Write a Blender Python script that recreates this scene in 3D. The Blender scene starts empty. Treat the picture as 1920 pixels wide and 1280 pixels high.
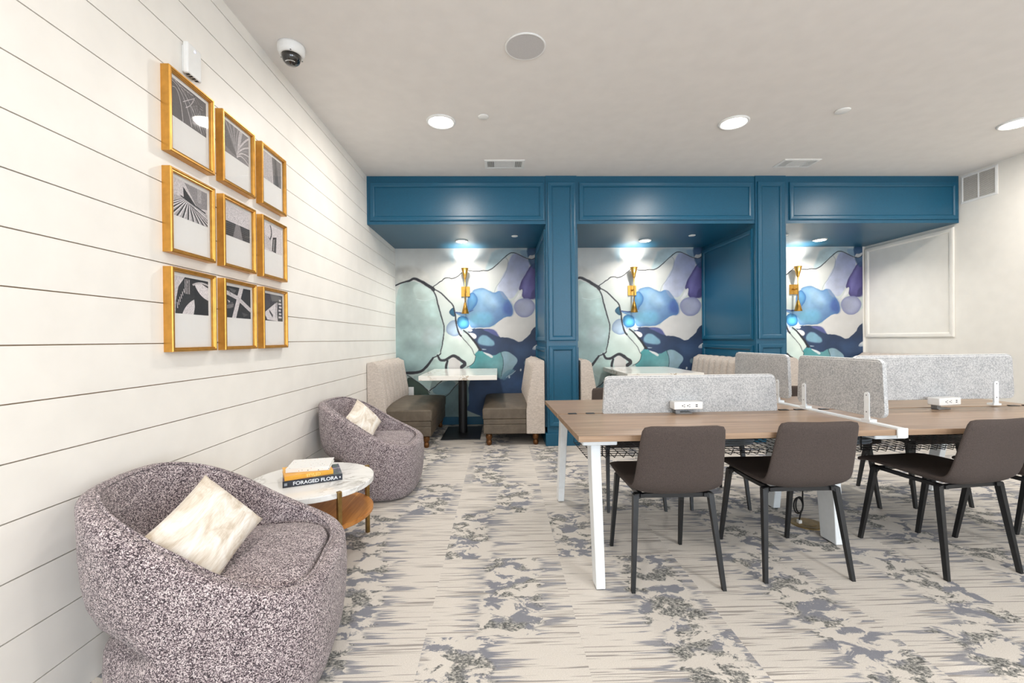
import bpy, bmesh, math, random
import numpy as np
from mathutils import Vector, Matrix, Euler
random.seed(7)
C = bpy.context.scene.collection
SC = bpy.context.scene
PI = math.pi

# ------------------------------------------------------------------ camera, world, big lights, exposure
cd = bpy.data.cameras.new('camera'); cam = bpy.data.objects.new('camera', cd); C.objects.link(cam)
cd.sensor_width = 36.0; cd.lens = 820 / 1920 * 36.0
cd.shift_x = 3 / 1920; cd.shift_y = -1 / 1920
cd.clip_start = 0.05
cam.matrix_world = Matrix.Translation((0, 0, 1.2)) @ Matrix.Rotation(-0.0245, 4, 'Z') @ Matrix.Rotation(PI/2 - 0.0045, 4, 'X') @ Matrix.Rotation(-0.0094, 4, 'Z')
SC.camera = cam
w = bpy.data.worlds.new('sky'); SC.world = w; w.use_nodes = True
w.node_tree.nodes['Background'].inputs[0].default_value = (0.62, 0.78, 1.0, 1)
w.node_tree.nodes['Background'].inputs[1].default_value = 2.5
SC.view_settings.view_transform = 'Standard'
SC.view_settings.look = 'None'
SC.view_settings.gamma = 1.0
SC.view_settings.use_curve_mapping = False
SC.view_settings.exposure = 0.30
CEIL_W = 19.0      # watts of one ceiling downlight
DAY_W = 60.0      # watts of daylight through one window
WARM = (1.0, 0.945, 0.88)
COOL = (0.80, 0.90, 1.0)

def area_light(name, loc, rot, size, power, color, parent=None, shape='DISK', size_y=None, spread=None):
    l = bpy.data.lights.new(name, 'AREA'); l.shape = shape; l.size = size
    if size_y: l.size_y = size_y
    l.energy = power; l.color = color
    if spread: l.spread = spread
    o = bpy.data.objects.new(name, l); C.objects.link(o)
    o.location = loc; o.rotation_euler = rot
    if parent: o.parent = parent
    return o

# daylight from the windows behind the camera
for wx, k in ((0.6, 0.7), (3.4, 1.5)):
    area_light('window_daylight', (wx, -3.72, 1.55), (PI/2, 0, 0), 2.0, DAY_W * k, COOL, shape='RECTANGLE', size_y=1.9)

# ------------------------------------------------------------------ materials
def lin(c):
    c = c / 255.0
    return c / 12.92 if c <= 0.04045 else ((c + 0.055) / 1.055) ** 2.4
def rgb(t): return (lin(t[0]), lin(t[1]), lin(t[2]), 1)
MATS = {}
def base_mat(name):
    m = bpy.data.materials.new(name); m.use_nodes = True
    nt = m.node_tree; b = nt.nodes['Principled BSDF']
    MATS[name] = m
    return m, nt, b
def N(nt, t, **kw):
    n = nt.nodes.new(t)
    for k, v in kw.items(): setattr(n, k, v)
    return n
def coords(nt, scale=(1, 1, 1), kind='Object'):
    tc = N(nt, 'ShaderNodeTexCoord'); mp = N(nt, 'ShaderNodeMapping')
    mp.inputs['Scale'].default_value = scale
    nt.links.new(tc.outputs[kind], mp.inputs[0])
    return mp.outputs[0]
def noise(nt, vec, scale=5, detail=2, rough=0.5, dist=0.0):
    n = N(nt, 'ShaderNodeTexNoise')
    n.inputs['Scale'].default_value = scale; n.inputs['Detail'].default_value = detail
    n.inputs['Roughness'].default_value = rough; n.inputs['Distortion'].default_value = dist
    nt.links.new(vec, n.inputs['Vector'])
    return n.outputs['Fac']
def ramp(nt, fac, stops, interp='LINEAR'):
    r = N(nt, 'ShaderNodeValToRGB'); r.color_ramp.interpolation = interp
    el = r.color_ramp.elements
    while len(el) < len(stops): el.new(0.5)
    for e, (p, c) in zip(el, stops):
        e.position = p; e.color = c if len(c) == 4 else rgb(c)
    nt.links.new(fac, r.inputs[0])
    return r.outputs[0]
def mixc(nt, fac, a, b, mode='MIX'):
    m = N(nt, 'ShaderNodeMix', data_type='RGBA', blend_type=mode)
    for s, v in ((m.inputs[0], fac), (m.inputs[6], a), (m.inputs[7], b)):
        if isinstance(v, (int, float)): s.default_value = v
        elif isinstance(v, tuple): s.default_value = v if len(v) == 4 else rgb(v)
        else: nt.links.new(v, s)
    return m.outputs[2]
def mth(nt, op, a, b=None, c=None, clamp=False):
    m = N(nt, 'ShaderNodeMath', operation=op); m.use_clamp = clamp
    for i, v in enumerate((a, b, c)):
        if v is None: continue
        if isinstance(v, (int, float)): m.inputs[i].default_value = v
        else: nt.links.new(v, m.inputs[i])
    return m.outputs[0]
def bump(nt, b, h, strength=0.2, dist=0.002):
    bn = N(nt, 'ShaderNodeBump'); bn.inputs['Strength'].default_value = strength; bn.inputs['Distance'].default_value = dist
    nt.links.new(h, bn.inputs['Height']); nt.links.new(bn.outputs[0], b.inputs['Normal'])
def plain(name, col, rough=0.5, metal=0.0, var=0.04, scale=40, bmp=0.0, coat=0.0):
    m, nt, b = base_mat(name)
    v = coords(nt); f = noise(nt, v, scale, 3)
    lo = tuple(max(0, c * (1 - var)) for c in col); hi = tuple(min(255, c * (1 + var)) for c in col)
    nt.links.new(ramp(nt, f, [(0.3, lo), (0.7, hi)]), b.inputs['Base Color'])
    b.inputs['Roughness'].default_value = rough; b.inputs['Metallic'].default_value = metal
    b.inputs['Coat Weight'].default_value = coat
    if bmp: bump(nt, b, f, bmp)
    return m
def emit(name, col, strength):
    m, nt, b = base_mat(name)
    b.inputs['Base Color'].default_value = (0.9, 0.9, 0.9, 1)
    b.inputs['Emission Color'].default_value = (*col, 1); b.inputs['Emission Strength'].default_value = strength
    return m

M_ceil = plain('ceiling_paint', (233, 229, 225), 0.8, var=0.01, scale=8, bmp=0.02)
M_wall = plain('white_wall_paint', (240, 236, 228), 0.55, var=0.01, scale=8)
M_board = plain('shiplap_paint', (243, 239, 232), 0.42, var=0.012, scale=6)
M_gap = plain('shiplap_backing', (196, 170, 144), 0.9)
M_blue = plain('blue_paint', (15, 84, 113), 0.34, var=0.05, scale=160, bmp=0.05)
M_white = plain('white_plastic', (238, 238, 236), 0.35, var=0.01)
M_whitemetal = plain('white_metal', (236, 240, 242), 0.32, var=0.01)
M_grille = plain('speaker_grille', (196, 194, 194), 0.7, var=0.08, scale=900)
M_slot = plain('vent_dark', (176, 170, 160), 0.8)
M_ventdark = plain('vent_inside', (58, 56, 54), 0.9)
M_black = plain('black_metal', (26, 27, 29), 0.42, var=0.08)
M_wire = plain('black_wire', (20, 20, 21), 0.5)
M_darkbeam = plain('dark_beam', (28, 27, 27), 0.6)
M_gold = plain('gold_frame', (204, 150, 70), 0.36, metal=0.75, var=0.05, scale=30)
M_brass = plain('brass', (206, 158, 78), 0.3, metal=0.9, var=0.06, scale=60)
M_brassdark = plain('antique_brass', (140, 112, 66), 0.35, metal=0.85, var=0.08)
M_bronze = plain('bronze_foot', (110, 72, 38), 0.3, metal=0.6, var=0.15)
M_mat = plain('mat_board', (240, 238, 235), 0.7, var=0.005)
M_blackdome = plain('black_dome', (12, 12, 14), 0.06, coat=1.0)
M_led = emit('blue_led', (0.35, 0.4, 1.0), 6.0)
M_grey = plain('grey_cable', (150, 158, 166), 0.5)
M_greyclip = plain('grey_clip', (128, 128, 128), 0.4, metal=0.4)
M_paper = plain('book_pages', (232, 228, 220), 0.8, var=0.05, scale=300)
M_floorplate = plain('brass_plate', (150, 126, 84), 0.4, metal=0.7, var=0.08)
M_lens = emit('light_lens', (1.0, 0.95, 0.88), 14.0)
M_bulb = emit('sconce_bulb', (1.0, 0.95, 0.86), 10.0)
M_subfloor = plain('subfloor', (120, 116, 110), 0.9)

def glass_mat():
    m = bpy.data.materials.new('clear_glass'); m.use_nodes = True; nt = m.node_tree
    nt.nodes.remove(nt.nodes['Principled BSDF'])
    out = nt.nodes['Material Output']
    g = N(nt, 'ShaderNodeBsdfGlossy'); g.inputs['Roughness'].default_value = 0.03
    t = N(nt, 'ShaderNodeBsdfTransparent'); lw = N(nt, 'ShaderNodeLayerWeight'); lw.inputs[0].default_value = 0.5
    mx = N(nt, 'ShaderNodeMixShader')
    nt.links.new(mth(nt, 'MULTIPLY_ADD', mth(nt, 'POWER', lw.outputs['Facing'], 4.0), 0.5, 0.02), mx.inputs[0]); nt.links.new(t.outputs[0], mx.inputs[1]); nt.links.new(g.outputs[0], mx.inputs[2])
    nt.links.new(mx.outputs[0], out.inputs[0])
    return m
M_glass = glass_mat()

def boucle():
    m, nt, b = base_mat('boucle_fabric')
    v = coords(nt)
    vo = N(nt, 'ShaderNodeTexVoronoi'); vo.inputs['Scale'].default_value = 360
    nt.links.new(v, vo.inputs['Vector'])
    big = noise(nt, v, 14, 3)
    n2 = noise(nt, coords(nt, (1, 1, 0.55)), 460, 2, 0.6)
    sp = N(nt, 'ShaderNodeSeparateColor'); nt.links.new(vo.outputs['Color'], sp.inputs[0])
    f = mth(nt, 'ADD', mth(nt, 'MULTIPLY', sp.outputs[0], 0.45), mth(nt, 'MULTIPLY', n2, 0.75))
    f = mth(nt, 'ADD', f, mth(nt, 'MULTIPLY', big, 0.12))
    col = ramp(nt, f, [(0.46, (42, 34, 40)), (0.61, (96, 82, 88)), (0.745, (178, 162, 164)), (0.91, (230, 220, 218))])
    nt.links.new(col, b.inputs['Base Color']); b.inputs['Roughness'].default_value = 0.95
    b.inputs['Sheen Weight'].default_value = 0.15
    bump(nt, b, f, 0.6, 0.004)
    return m
M_boucle = boucle()

def pillow_mat():
    m, nt, b = base_mat('pillow_fabric')
    f = noise(nt, coords(nt, (3.5, 9, 3)), 1.6, 4, 0.6, 1.2)
    f2 = noise(nt, coords(nt, (30, 400, 30)), 1, 1)
    col = ramp(nt, f, [(0.35, (196, 180, 158)), (0.5, (228, 219, 206)), (0.62, (243, 240, 234))])
    col = mixc(nt, 0.18, col, ramp(nt, f2, [(0.3, (170, 150, 125)), (0.7, (250, 248, 244))]))
    nt.links.new(col, b.inputs['Base Color']); b.inputs['Roughness'].default_value = 0.85
    bump(nt, b, f2, 0.15, 0.001)
    return m
M_pillow = pillow_mat()

def linen(name, c0, c1):
    m, nt, b = base_mat(name)
    a = noise(nt, coords(nt, (30, 30, 420)), 1.2, 2); d = noise(nt, coords(nt, (420, 420, 30)), 1.2, 2)
    f = mth(nt, 'MULTIPLY', mth(nt, 'ADD', a, d), 0.5)
    nt.links.new(ramp(nt, f, [(0.38, c0), (0.58, c1)]), b.inputs['Base Color'])
    b.inputs['Roughness'].default_value = 0.9
    bump(nt, b, f, 0.15, 0.001)
    return m
M_linen = linen('booth_linen', (166, 155, 146), (212, 201, 191))
def leather():
    m, nt, b = base_mat('booth_leather')
    f = noise(nt, coords(nt), 9, 5, 0.65)
    nt.links.new(ramp(nt, f, [(0.3, (78, 69, 58)), (0.7, (106, 95, 81))]), b.inputs['Base Color'])
    b.inputs['Roughness'].default_value = 0.5
    bump(nt, b, noise(nt, coords(nt), 240, 2), 0.12, 0.001)
    return m
M_leather = leather()
def felt():
    m, nt, b = base_mat('grey_felt')
    f = noise(nt, coords(nt), 150, 3, 0.65); g = noise(nt, coords(nt), 9, 2)
    f = mth(nt, 'ADD', mth(nt, 'MULTIPLY', f, 0.85), mth(nt, 'MULTIPLY', g, 0.15))
    nt.links.new(ramp(nt, f, [(0.34, (146, 148, 151)), (0.5, (184, 185, 186)), (0.66, (212, 212, 211))]), b.inputs['Base Color'])
    b.inputs['Roughness'].default_value = 0.95
    return m
M_felt = felt()
M_feltedge = plain('felt_edge', (226, 226, 226), 0.9)
def upholstery():
    m, nt, b = base_mat('chair_upholstery')
    f = noise(nt, coords(nt), 420, 2, 0.7)
    nt.links.new(ramp(nt, f, [(0.3, (52, 44, 41)), (0.7, (86, 75, 70))]), b.inputs['Base Color'])
    b.inputs['Roughness'].default_value = 0.9
    bump(nt, b, f, 0.15, 0.001)
    return m
M_uphol = upholstery()
def wood(name, c0, c1, c2, sc, rough=0.38):
    m, nt, b = base_mat(name)
    f = noise(nt, coords(nt, sc), 1.0, 5, 0.6, 0.3)
    nt.links.new(ramp(nt, f, [(0.3, c0), (0.5, c1), (0.7, c2)]), b.inputs['Base Color'])
    b.inputs['Roughness'].default_value = rough
    return m
M_desk = wood('walnut_laminate', (132, 107, 85), (158, 131, 107), (180, 153, 128), (1.6, 38, 38), 0.3)
M_deskedge = wood('walnut_edge', (84, 66, 52), (106, 84, 68), (126, 102, 84), (1.6, 38, 38), 0.4)
M_oak = [wood('oak_stave_%s' % 'abc'[i], (172+d, 112+d, 52+d), (192+d, 130+d, 66+d), (206+d, 146+d, 80+d), (60, 4, 10), 0.4) for i, d in enumerate((0, -14, 10))]
def marble(name, base, vein, sc):
    m, nt, b = base_mat(name)
    v = coords(nt)
    f = noise(nt, v, sc, 6, 0.62, 1.0)
    g = mth(nt, 'ABSOLUTE', mth(nt, 'SUBTRACT', f, 0.5))
    msk = noise(nt, v, sc * 0.6, 2)
    vein_c = ramp(nt, g, [(0.0, vein), (0.035, base)])
    nt.links.new(mixc(nt, ramp(nt, msk, [(0.42, (0, 0, 0)), (0.62, (255, 255, 255))]), base, vein_c), b.inputs['Base Color'])
    b.inputs['Roughness'].default_value = 0.14
    return m
M_marble = marble('white_marble', (236, 236, 234), (168, 164, 158), 4.5)
M_marble2 = marble('booth_marble', (238, 235, 228), (176, 160, 138), 3.2)

def carpet():
    m, nt, b = base_mat('carpet_tile_pile')
    tc = N(nt, 'ShaderNodeTexCoord'); oi = N(nt, 'ShaderNodeObjectInfo')
    sx = N(nt, 'ShaderNodeSeparateXYZ'); nt.links.new(tc.outputs['Object'], sx.inputs[0])
    X, Y = sx.outputs[0], sx.outputs[1]
    R = oi.outputs['Random']
    def vec(ax, ay, off):
        cb = N(nt, 'ShaderNodeCombineXYZ')
        nt.links.new(mth(nt, 'MULTIPLY_ADD', X, ax, mth(nt, 'MULTIPLY', R, 37.0 + off)), cb.inputs[0])
        nt.links.new(mth(nt, 'MULTIPLY_ADD', Y, ay, mth(nt, 'MULTIPLY', R, 91.0 - off)), cb.inputs[1])
        cb.inputs[2].default_value = off * 1.7
        return cb.outputs[0]
    # distance from a wandering band that crosses the tile in depth
    bc = mth(nt, 'MULTIPLY_ADD', mth(nt, 'FRACT', mth(nt, 'MULTIPLY', R, 17.3)), 0.44, -0.22)
    wand = mth(nt, 'MULTIPLY', mth(nt, 'SUBTRACT', noise(nt, vec(0.6, 3.0, 1), 1, 2), 0.5), 0.16)
    d = mth(nt, 'ABSOLUTE', mth(nt, 'ADD', mth(nt, 'SUBTRACT', X, bc), wand))
    # fingers: long lateral streaks that leave the band
    fing = mth(nt, 'SUBTRACT', noise(nt, vec(1.4, 44, 2), 1, 3, 0.6), 0.5)
    edge = mth(nt, 'MULTIPLY_ADD', fing, 0.95, 0.175)
    inner = mth(nt, 'MULTIPLY_ADD', fing, 0.22, 0.145)
    streak = mth(nt, 'MULTIPLY', mth(nt, 'SUBTRACT', edge, d), 40, clamp=True)
    band = mth(nt, 'MULTIPLY', mth(nt, 'SUBTRACT', inner, d), 50, clamp=True)
    # blotches inside the band
    bl = noise(nt, vec(9, 13, 3), 1, 5, 0.64, 0.5)
    blot = mth(nt, 'MULTIPLY', mth(nt, 'SUBTRACT', bl, 0.485), 30, clamp=True)
    sel = mth(nt, 'MULTIPLY', mth(nt, 'SUBTRACT', noise(nt, vec(5, 6, 4), 1, 2), 0.45), 14, clamp=True)
    speck = noise(nt, vec(95, 130, 5), 1, 3, 0.7)
    # thin dashes over the cream
    da = noise(nt, vec(2.6, 105, 6), 1, 2, 0.5)
    dash = mth(nt, 'MULTIPLY', mth(nt, 'SUBTRACT', da, 0.575), 22, clamp=True)
    pile = noise(nt, vec(420, 420, 7), 1, 2, 0.7)
    cream = ramp(nt, pile, [(0.3, (190, 183, 174)), (0.7, (224, 218, 210))])
    grey = ramp(nt, pile, [(0.3, (112, 114, 122)), (0.7, (146, 147, 155))])
    dark = ramp(nt, speck, [(0.36, (70, 71, 70)), (0.5, (126, 126, 123)), (0.64, (194, 189, 180))])
    c = mixc(nt, mth(nt, 'MULTIPLY', dash, 0.75), cream, (128, 122, 118))
    c = mixc(nt, mth(nt, 'MULTIPLY', streak, 0.85), c, grey)
    inside = mixc(nt, blot, cream, mixc(nt, sel, grey, dark))
    c = mixc(nt, band, c, inside)
    nt.links.new(c, b.inputs['Base Color']); b.inputs['Roughness'].default_value = 0.97
    bump(nt, b, pile, 0.25, 0.003)
    return m
M_carpet = carpet()

def mural_mat():
    m, nt, b = base_mat('mural_print')
    at = N(nt, 'ShaderNodeAttribute', attribute_name='print')
    wv = mth(nt, 'MULTIPLY', mth(nt, 'ADD', noise(nt, coords(nt, (4, 4, 260)), 1, 2), noise(nt, coords(nt, (260, 4, 4)), 1, 2)), 0.5)
    nt.links.new(mixc(nt, 0.25, at.outputs['Color'], ramp(nt, wv, [(0.3, (120, 120, 120)), (0.7, (140, 140, 140))]), 'OVERLAY'), b.inputs['Base Color'])
    b.inputs['Roughness'].default_value = 0.5
    return m
M_mural = mural_mat()
GREYS = {}
def grey_print(v):
    if v not in GREYS:
        GREYS[v] = plain('print_ink_%d' % v, (v, int(v * 0.97), int(v * 0.975)), 0.75, var=0.10, scale=160)
    return GREYS[v]

# ------------------------------------------------------------------ mesh helpers
class MB:
    def __init__(s): s.v = []; s.f = []; s.m = []
    def add(s, vs, fs, mi=0):
        n = len(s.v); s.v += [tuple(p) for p in vs]
        s.f += [tuple(i + n for i in f) for f in fs]; s.m += [mi] * len(fs)
        return s
    def box(s, x0, x1, y0, y1, z0, z1, mi=0):
        v = [(x, y, z) for z in (z0, z1) for y in (y0, y1) for x in (x0, x1)]
        return s.add(v, [(0, 2, 3, 1), (4, 5, 7, 6), (0, 1, 5, 4), (2, 6, 7, 3), (0, 4, 6, 2), (1, 3, 7, 5)], mi)
    def prism(s, pts, z0, z1, mi=0, ax='z'):
        n = len(pts)
        def P(a, b, c): return {'z': (a, b, c), 'x': (c, a, b), 'y': (a, c, b)}[ax]
        v = [P(a, b, z0) for a, b in pts] + [P(a, b, z1) for a, b in pts]
        f = [tuple(range(n))[::-1], tuple(range(n, 2 * n))] + [(i, (i + 1) % n, n + (i + 1) % n, n + i) for i in range(n)]
        return s.add(v, f, mi)
    def loft(s, rings, close=True, cap=True, mi=0):
        n = len(rings[0]); v = [p for r in rings for p in r]; f = []
        for k in range(len(rings) - 1):
            for i in range(n if close else n - 1):
                j = (i + 1) % n
                f.append((k * n + i, k * n + j, (k + 1) * n + j, (k + 1) * n + i))
        if cap:
            f.append(tuple(range(n))[::-1]); f.append(tuple((len(rings) - 1) * n + i for i in range(n)))
        return s.add(v, f, mi)
    def lathe(s, prof, seg=24, c=(0, 0, 0), mi=0, cap=True):
        return s.loft([[(c[0] + r * math.cos(2*PI*i/seg), c[1] + r * math.sin(2*PI*i/seg), c[2] + z) for i in range(seg)] for r, z in prof], mi=mi, cap=cap)
    def tube(s, pts, r, seg=6, mi=0):
        pts = [Vector(p) for p in pts]; rings = []
        up = Vector((0, 0, 1))
        for i, p in enumerate(pts):
            t = (pts[min(i + 1, len(pts) - 1)] - pts[max(i - 1, 0)]).normalized()
            a = t.cross(up)
            if a.length < 1e-3: a = t.cross(Vector((1, 0, 0)))
            a.normalize(); b = t.cross(a).normalized()
            rr = r[i] if isinstance(r, (list, tuple)) else r
            rings.append([p + rr * (a * math.cos(2*PI*k/seg + PI/4) + b * math.sin(2*PI*k/seg + PI/4)) for k in range(seg)])
        return s.loft(rings, mi=mi)
    def bar(s, p0, p1, w0, w1, mi=0):      # tapered rectangular bar, (wx, wy) at each end
        def ring(p, w): return [(p[0] + a * w[0] / 2, p[1] + b * w[1] / 2, p[2]) for a, b in ((-1, -1), (1, -1), (1, 1), (-1, 1))]
        return s.loft([ring(p0, w0), ring(p1, w1)], mi=mi)
    def mesh(s, name, mats):
        me = bpy.data.meshes.new(name); me.from_pydata(s.v, [], s.f)
        for m in (mats if isinstance(mats, (list, tuple)) else [mats]): me.materials.append(m)
        for p, mi in zip(me.polygons, s.m): p.material_index = mi
        bm = bmesh.new(); bm.from_mesh(me); bmesh.ops.recalc_face_normals(bm, faces=bm.faces); bm.to_mesh(me); bm.free()
        return me
    def build(s, name, mats, parent=None, bevel=0, seg=2, smooth=False, sub=0):
        o = bpy.data.objects.new(name, s.mesh(name, mats)); C.objects.link(o)
        if parent: o.parent = parent
        fin(o, bevel, seg, smooth, sub)
        return o
def fin(o, bevel=0, seg=2, smooth=False, sub=0):
    if bevel:
        b = o.modifiers.new('bevel', 'BEVEL'); b.width = bevel; b.segments = seg; b.limit_method = 'ANGLE'; b.angle_limit = 0.6
    if sub:
        m = o.modifiers.new('sub', 'SUBSURF'); m.levels = sub; m.render_levels = sub
    if smooth or bevel:
        for p in o.data.polygons: p.use_smooth = True
        if not smooth or bevel:
            try:
                o.data.set_sharp_from_angle(angle=0.7)
            except Exception: pass
def tag(o, label=None, cat=None, group=None, kind=None):
    if label: o['label'] = label
    if cat: o['category'] = cat
    if group: o['group'] = group
    if kind: o['kind'] = kind
    return o
def empty(name, loc=(0, 0, 0), rz=0, label=None, cat=None, group=None):
    o = bpy.data.objects.new(name, None); C.objects.link(o); o.location = loc; o.rotation_euler = (0, 0, rz); o.empty_display_size = 0.1
    return tag(o, label, cat, group)
def copy_tree(o, parent=None):
    c = o.copy(); C.objects.link(c)
    if parent: c.parent = parent
    for ch in list(o.children): copy_tree(ch, c)
    return c
def struct(o): o['kind'] = 'structure'; return o
def frame_loop(mb, x0, x1, z0, z1, prof, P, mi=0):
    """mitred rectangular moulding: prof = [(inset, height)], P maps (u, v, h) to a point"""
    rings = [[P(u, v, h) for (u, v) in ((x0 + i, z0 + i), (x1 - i, z0 + i), (x1 - i, z1 - i), (x0 + i, z1 - i))] for i, h in prof]
    return mb.loft(rings, cap=False, mi=mi)

# ------------------------------------------------------------------ the room
XL, XR, YB, YS, HC, ZS = -1.459, 5.28, 6.19, 4.897, 3.02, 2.484
YF = -3.6
C1, C2 = (0.5275, 0.8764), (2.906, 3.2561)
floor = struct(MB().box(XL - .12, XR + .12, YF - .12, YB + .12, -.12, -.008).build('floor', M_subfloor))
PX, OX, OY = 0.626, -0.312, 1.764
tile_mesh = {}
ix0 = math.floor((XL - OX) / PX); ix1 = math.ceil((XR - OX) / PX)
iy0 = math.floor((YF - OY) / PX); iy1 = math.ceil((YB - OY) / PX)
for i in range(ix0, ix1):
    for j in range(iy0, iy1):
        a, b = OX + i * PX, OY + j * PX
        x0, x1, y0, y1 = max(a, XL), min(a + PX, XR), max(b, YF), min(b + PX, YB)
        if x1 - x0 < .005 or y1 - y0 < .005: continue
        cx, cy = a + PX / 2, b + PX / 2
        key = tuple(round(t, 3) for t in (x0 - cx, x1 - cx, y0 - cy, y1 - cy))
        if key not in tile_mesh:
            g = .0001
            tile_mesh[key] = MB().box(key[0] + g, key[1] - g, key[2] + g, key[3] - g, -.008, 0).mesh('carpet_tile', M_carpet)
        o = bpy.data.objects.new('carpet_tile', tile_mesh[key]); C.objects.link(o); o.location = (cx, cy, 0); o.parent = floor
struct(MB().box(XL - .12, XR + .12, YF - .12, YB + .12, HC, HC + .12).build('ceiling', M_ceil))
wb = struct(MB().box(XL - .12, XR + .12, YB, YB + .12, 0, HC).build('wall_back', M_wall))
wr = struct(MB().box(XR, XR + .12, YF, YB, 0, HC).build('wall_right', M_wall))
wl = struct(MB().box(XL - .134, XL - .014, YF, YB, 0, HC).build('wall_left', M_gap))
zs = [0.0] + [0.145 + .175 * k for k in range(0, 17)]
zs = [z for z in zs if z < HC - .03] + [HC]
for k in range(len(zs) - 1):
    g = .0022
    MB().box(XL - .014, XL, YF, YB, zs[k] + (g if k else 0), zs[k + 1] - (g if k < len(zs) - 2 else 0)).build('shiplap_board', M_board, wl)
# wall behind the camera with two windows
wf = MB()
wf.box(XL - .12, XR + .12, YF - .12, YF, 0, .6); wf.box(XL - .12, XR + .12, YF - .12, YF, 2.5, HC)
for a, b in ((XL - .12, -.4), (1.6, 2.4), (4.4, XR + .12)): wf.box(a, b, YF - .12, YF, .6, 2.5)
struct(wf.build('wall_front', M_wall))
for n, (a, b) in enumerate(((-.4, 1.6), (2.4, 4.4))):
    f = MB()
    for t in ((a, a + .05, .6, 2.5), (b - .05, b, .6, 2.5), (a, b, .6, .65), (a, b, 2.45, 2.5), ((a + b) / 2 - .025, (a + b) / 2 + .025, .6, 2.5)):
        f.box(t[0], t[1], YF - .08, YF - .03, t[2], t[3])
    wn = struct(f.build('window_%d' % (n + 1), M_white))
    MB().box(a + .03, b - .03, YF - .06, YF - .054, .62, 2.48).build('pane', M_glass, wn)
# baseboards
struct(MB().box(XL, XR, YB - .014, YB, 0, .11).build('baseboard_back', M_blue, bevel=.004))
struct(MB().box(XR - .014, XR, YF, YB - .014, 0, .14).build('baseboard_right', M_blue, bevel=.004))

# blue soffit with its raised panels
PROF = [(0, 0), (0, .016), (.012, .020), (.040, .018), (.052, .010), (.056, 0)]
so = struct(MB().box(XL, XR, YS, YB, ZS, HC).build('trim_1', M_blue))
def front(y): return lambda u, v, h: (u, y - h, v)
for a, b in ((XL + .035, C1[0] - .015), (C1[1] + .03, C2[0] - .015), (C2[1] + .045, XR - .02)):
    frame_loop(MB(), a, b, ZS + .038, HC - .07, PROF, front(YS)).build('panel_moulding', M_blue, so)
# the two blue wing walls
for n, (a, b) in enumerate((C1, C2)):
    m = MB(); m.box(a, b, YS, YB, 0, ZS)
    m.box(a - .0, b + .0, YS - .012, YS, .0, ZS)
    col = struct(m.build('trim_%d' % (n + 2), M_blue))
    yf = YS - .012
    frame_loop(MB(), a + .022, b - .02, 1.175, HC - .07, PROF, front(yf)).build('panel_moulding', M_blue, col)
    frame_loop(MB(), a + .022, b - .02, .215, 1.12, PROF, front(yf)).build('panel_moulding', M_blue, col)
    # the strip that carries the upper panel over the soffit
    MB().box(a, b, YS - .012, YS, ZS, HC).build('upper_face', M_blue, col)
    MB().box(a - .022, b + .01, YS - .034, YB - .02, 0, .14).build('plinth', M_blue, col, bevel=.004)
    for sx, x in ((-1, a), (1, b)):
        P = (lambda xx, s: (lambda u, v, h: (xx + s * h, u, v)))(x, sx)
        frame_loop(MB(), YS + .04, YB - .01, 1.17, ZS - .05, PROF, P).build('panel_moulding', M_blue, col)
        frame_loop(MB(), YS + .04, YB - .01, .20, 1.10, PROF, P).build('panel_moulding', M_blue, col)
# white panel moulding on the right wall inside the alcove
P = lambda u, v, h: (XR - h, u, v)
frame_loop(MB(), YS + .05, YB - .015, 1.175, ZS - .035, PROF, P).build('panel_moulding', M_wall, wr)

# ------------------------------------------------------------------ mural print (same paper in each alcove)
UX, UY = 0.15621, 0.15621
MW, MH = 1.9865, ZS - .11
# u: 10..1727 across the width, v: 40..2034 from the top down
def tou(x): return 10 + x / MW * 1717
def tov(z): return 40 + (ZS - z) / (ZS - .11) * 1994
NX, NZ = 330, 380
gx = np.linspace(0, MW, NX); gz = np.linspace(.11, ZS, NZ)
GX, GZ = np.meshgrid(gx, gz)
U = 10 + GX / MW * 1717; V = 40 + (ZS - GZ) / (ZS - .11) * 1994
rng = np.random.RandomState(3)
def vnoise(U, V, s, octs=4, seed=0):
    out = np.zeros_like(U); amp = 1; tot = 0
    for o in range(octs):
        r = np.random.RandomState(seed + o * 7); g = r.rand(64, 64)
        x = U / s * 2 ** o; y = V / s * 2 ** o
        xi = np.floor(x).astype(int); yi = np.floor(y).astype(int); fx = x - xi; fy = y - yi
        fx = fx * fx * (3 - 2 * fx); fy = fy * fy * (3 - 2 * fy)
        a = g[yi % 64, xi % 64]; b = g[yi % 64, (xi + 1) % 64]; c = g[(yi + 1) % 64, xi % 64]; d = g[(yi + 1) % 64, (xi + 1) % 64]
        out += amp * ((a * (1 - fx) + b * fx) * (1 - fy) + (c * (1 - fx) + d * fx) * fy); tot += amp; amp *= .5
    return out / tot
WU = U + (vnoise(U, V, 120, 3, 11) - .5) * 26; WV = V + (vnoise(U, V, 120, 3, 23) - .5) * 26
IMG = np.zeros(U.shape + (3,))
t = np.clip((V - 300) / 900, 0, 1)[..., None]
IMG[:] = np.array([226, 226, 222.]) * (1 - t) + np.array([198, 214, 211.]) * t
def chaikin(p, n=2, closed=True):
    p = np.array(p, float)
    for _ in range(n):
        q = np.roll(p, -1, 0) if closed else p[1:]
        pp = p if closed else p[:-1]
        r = np.empty((len(pp) * 2, 2)); r[0::2] = .75 * pp + .25 * q; r[1::2] = .25 * pp + .75 * q
        if not closed: r = np.vstack([p[:1], r, p[-1:]])
        p = r
    return p
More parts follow.
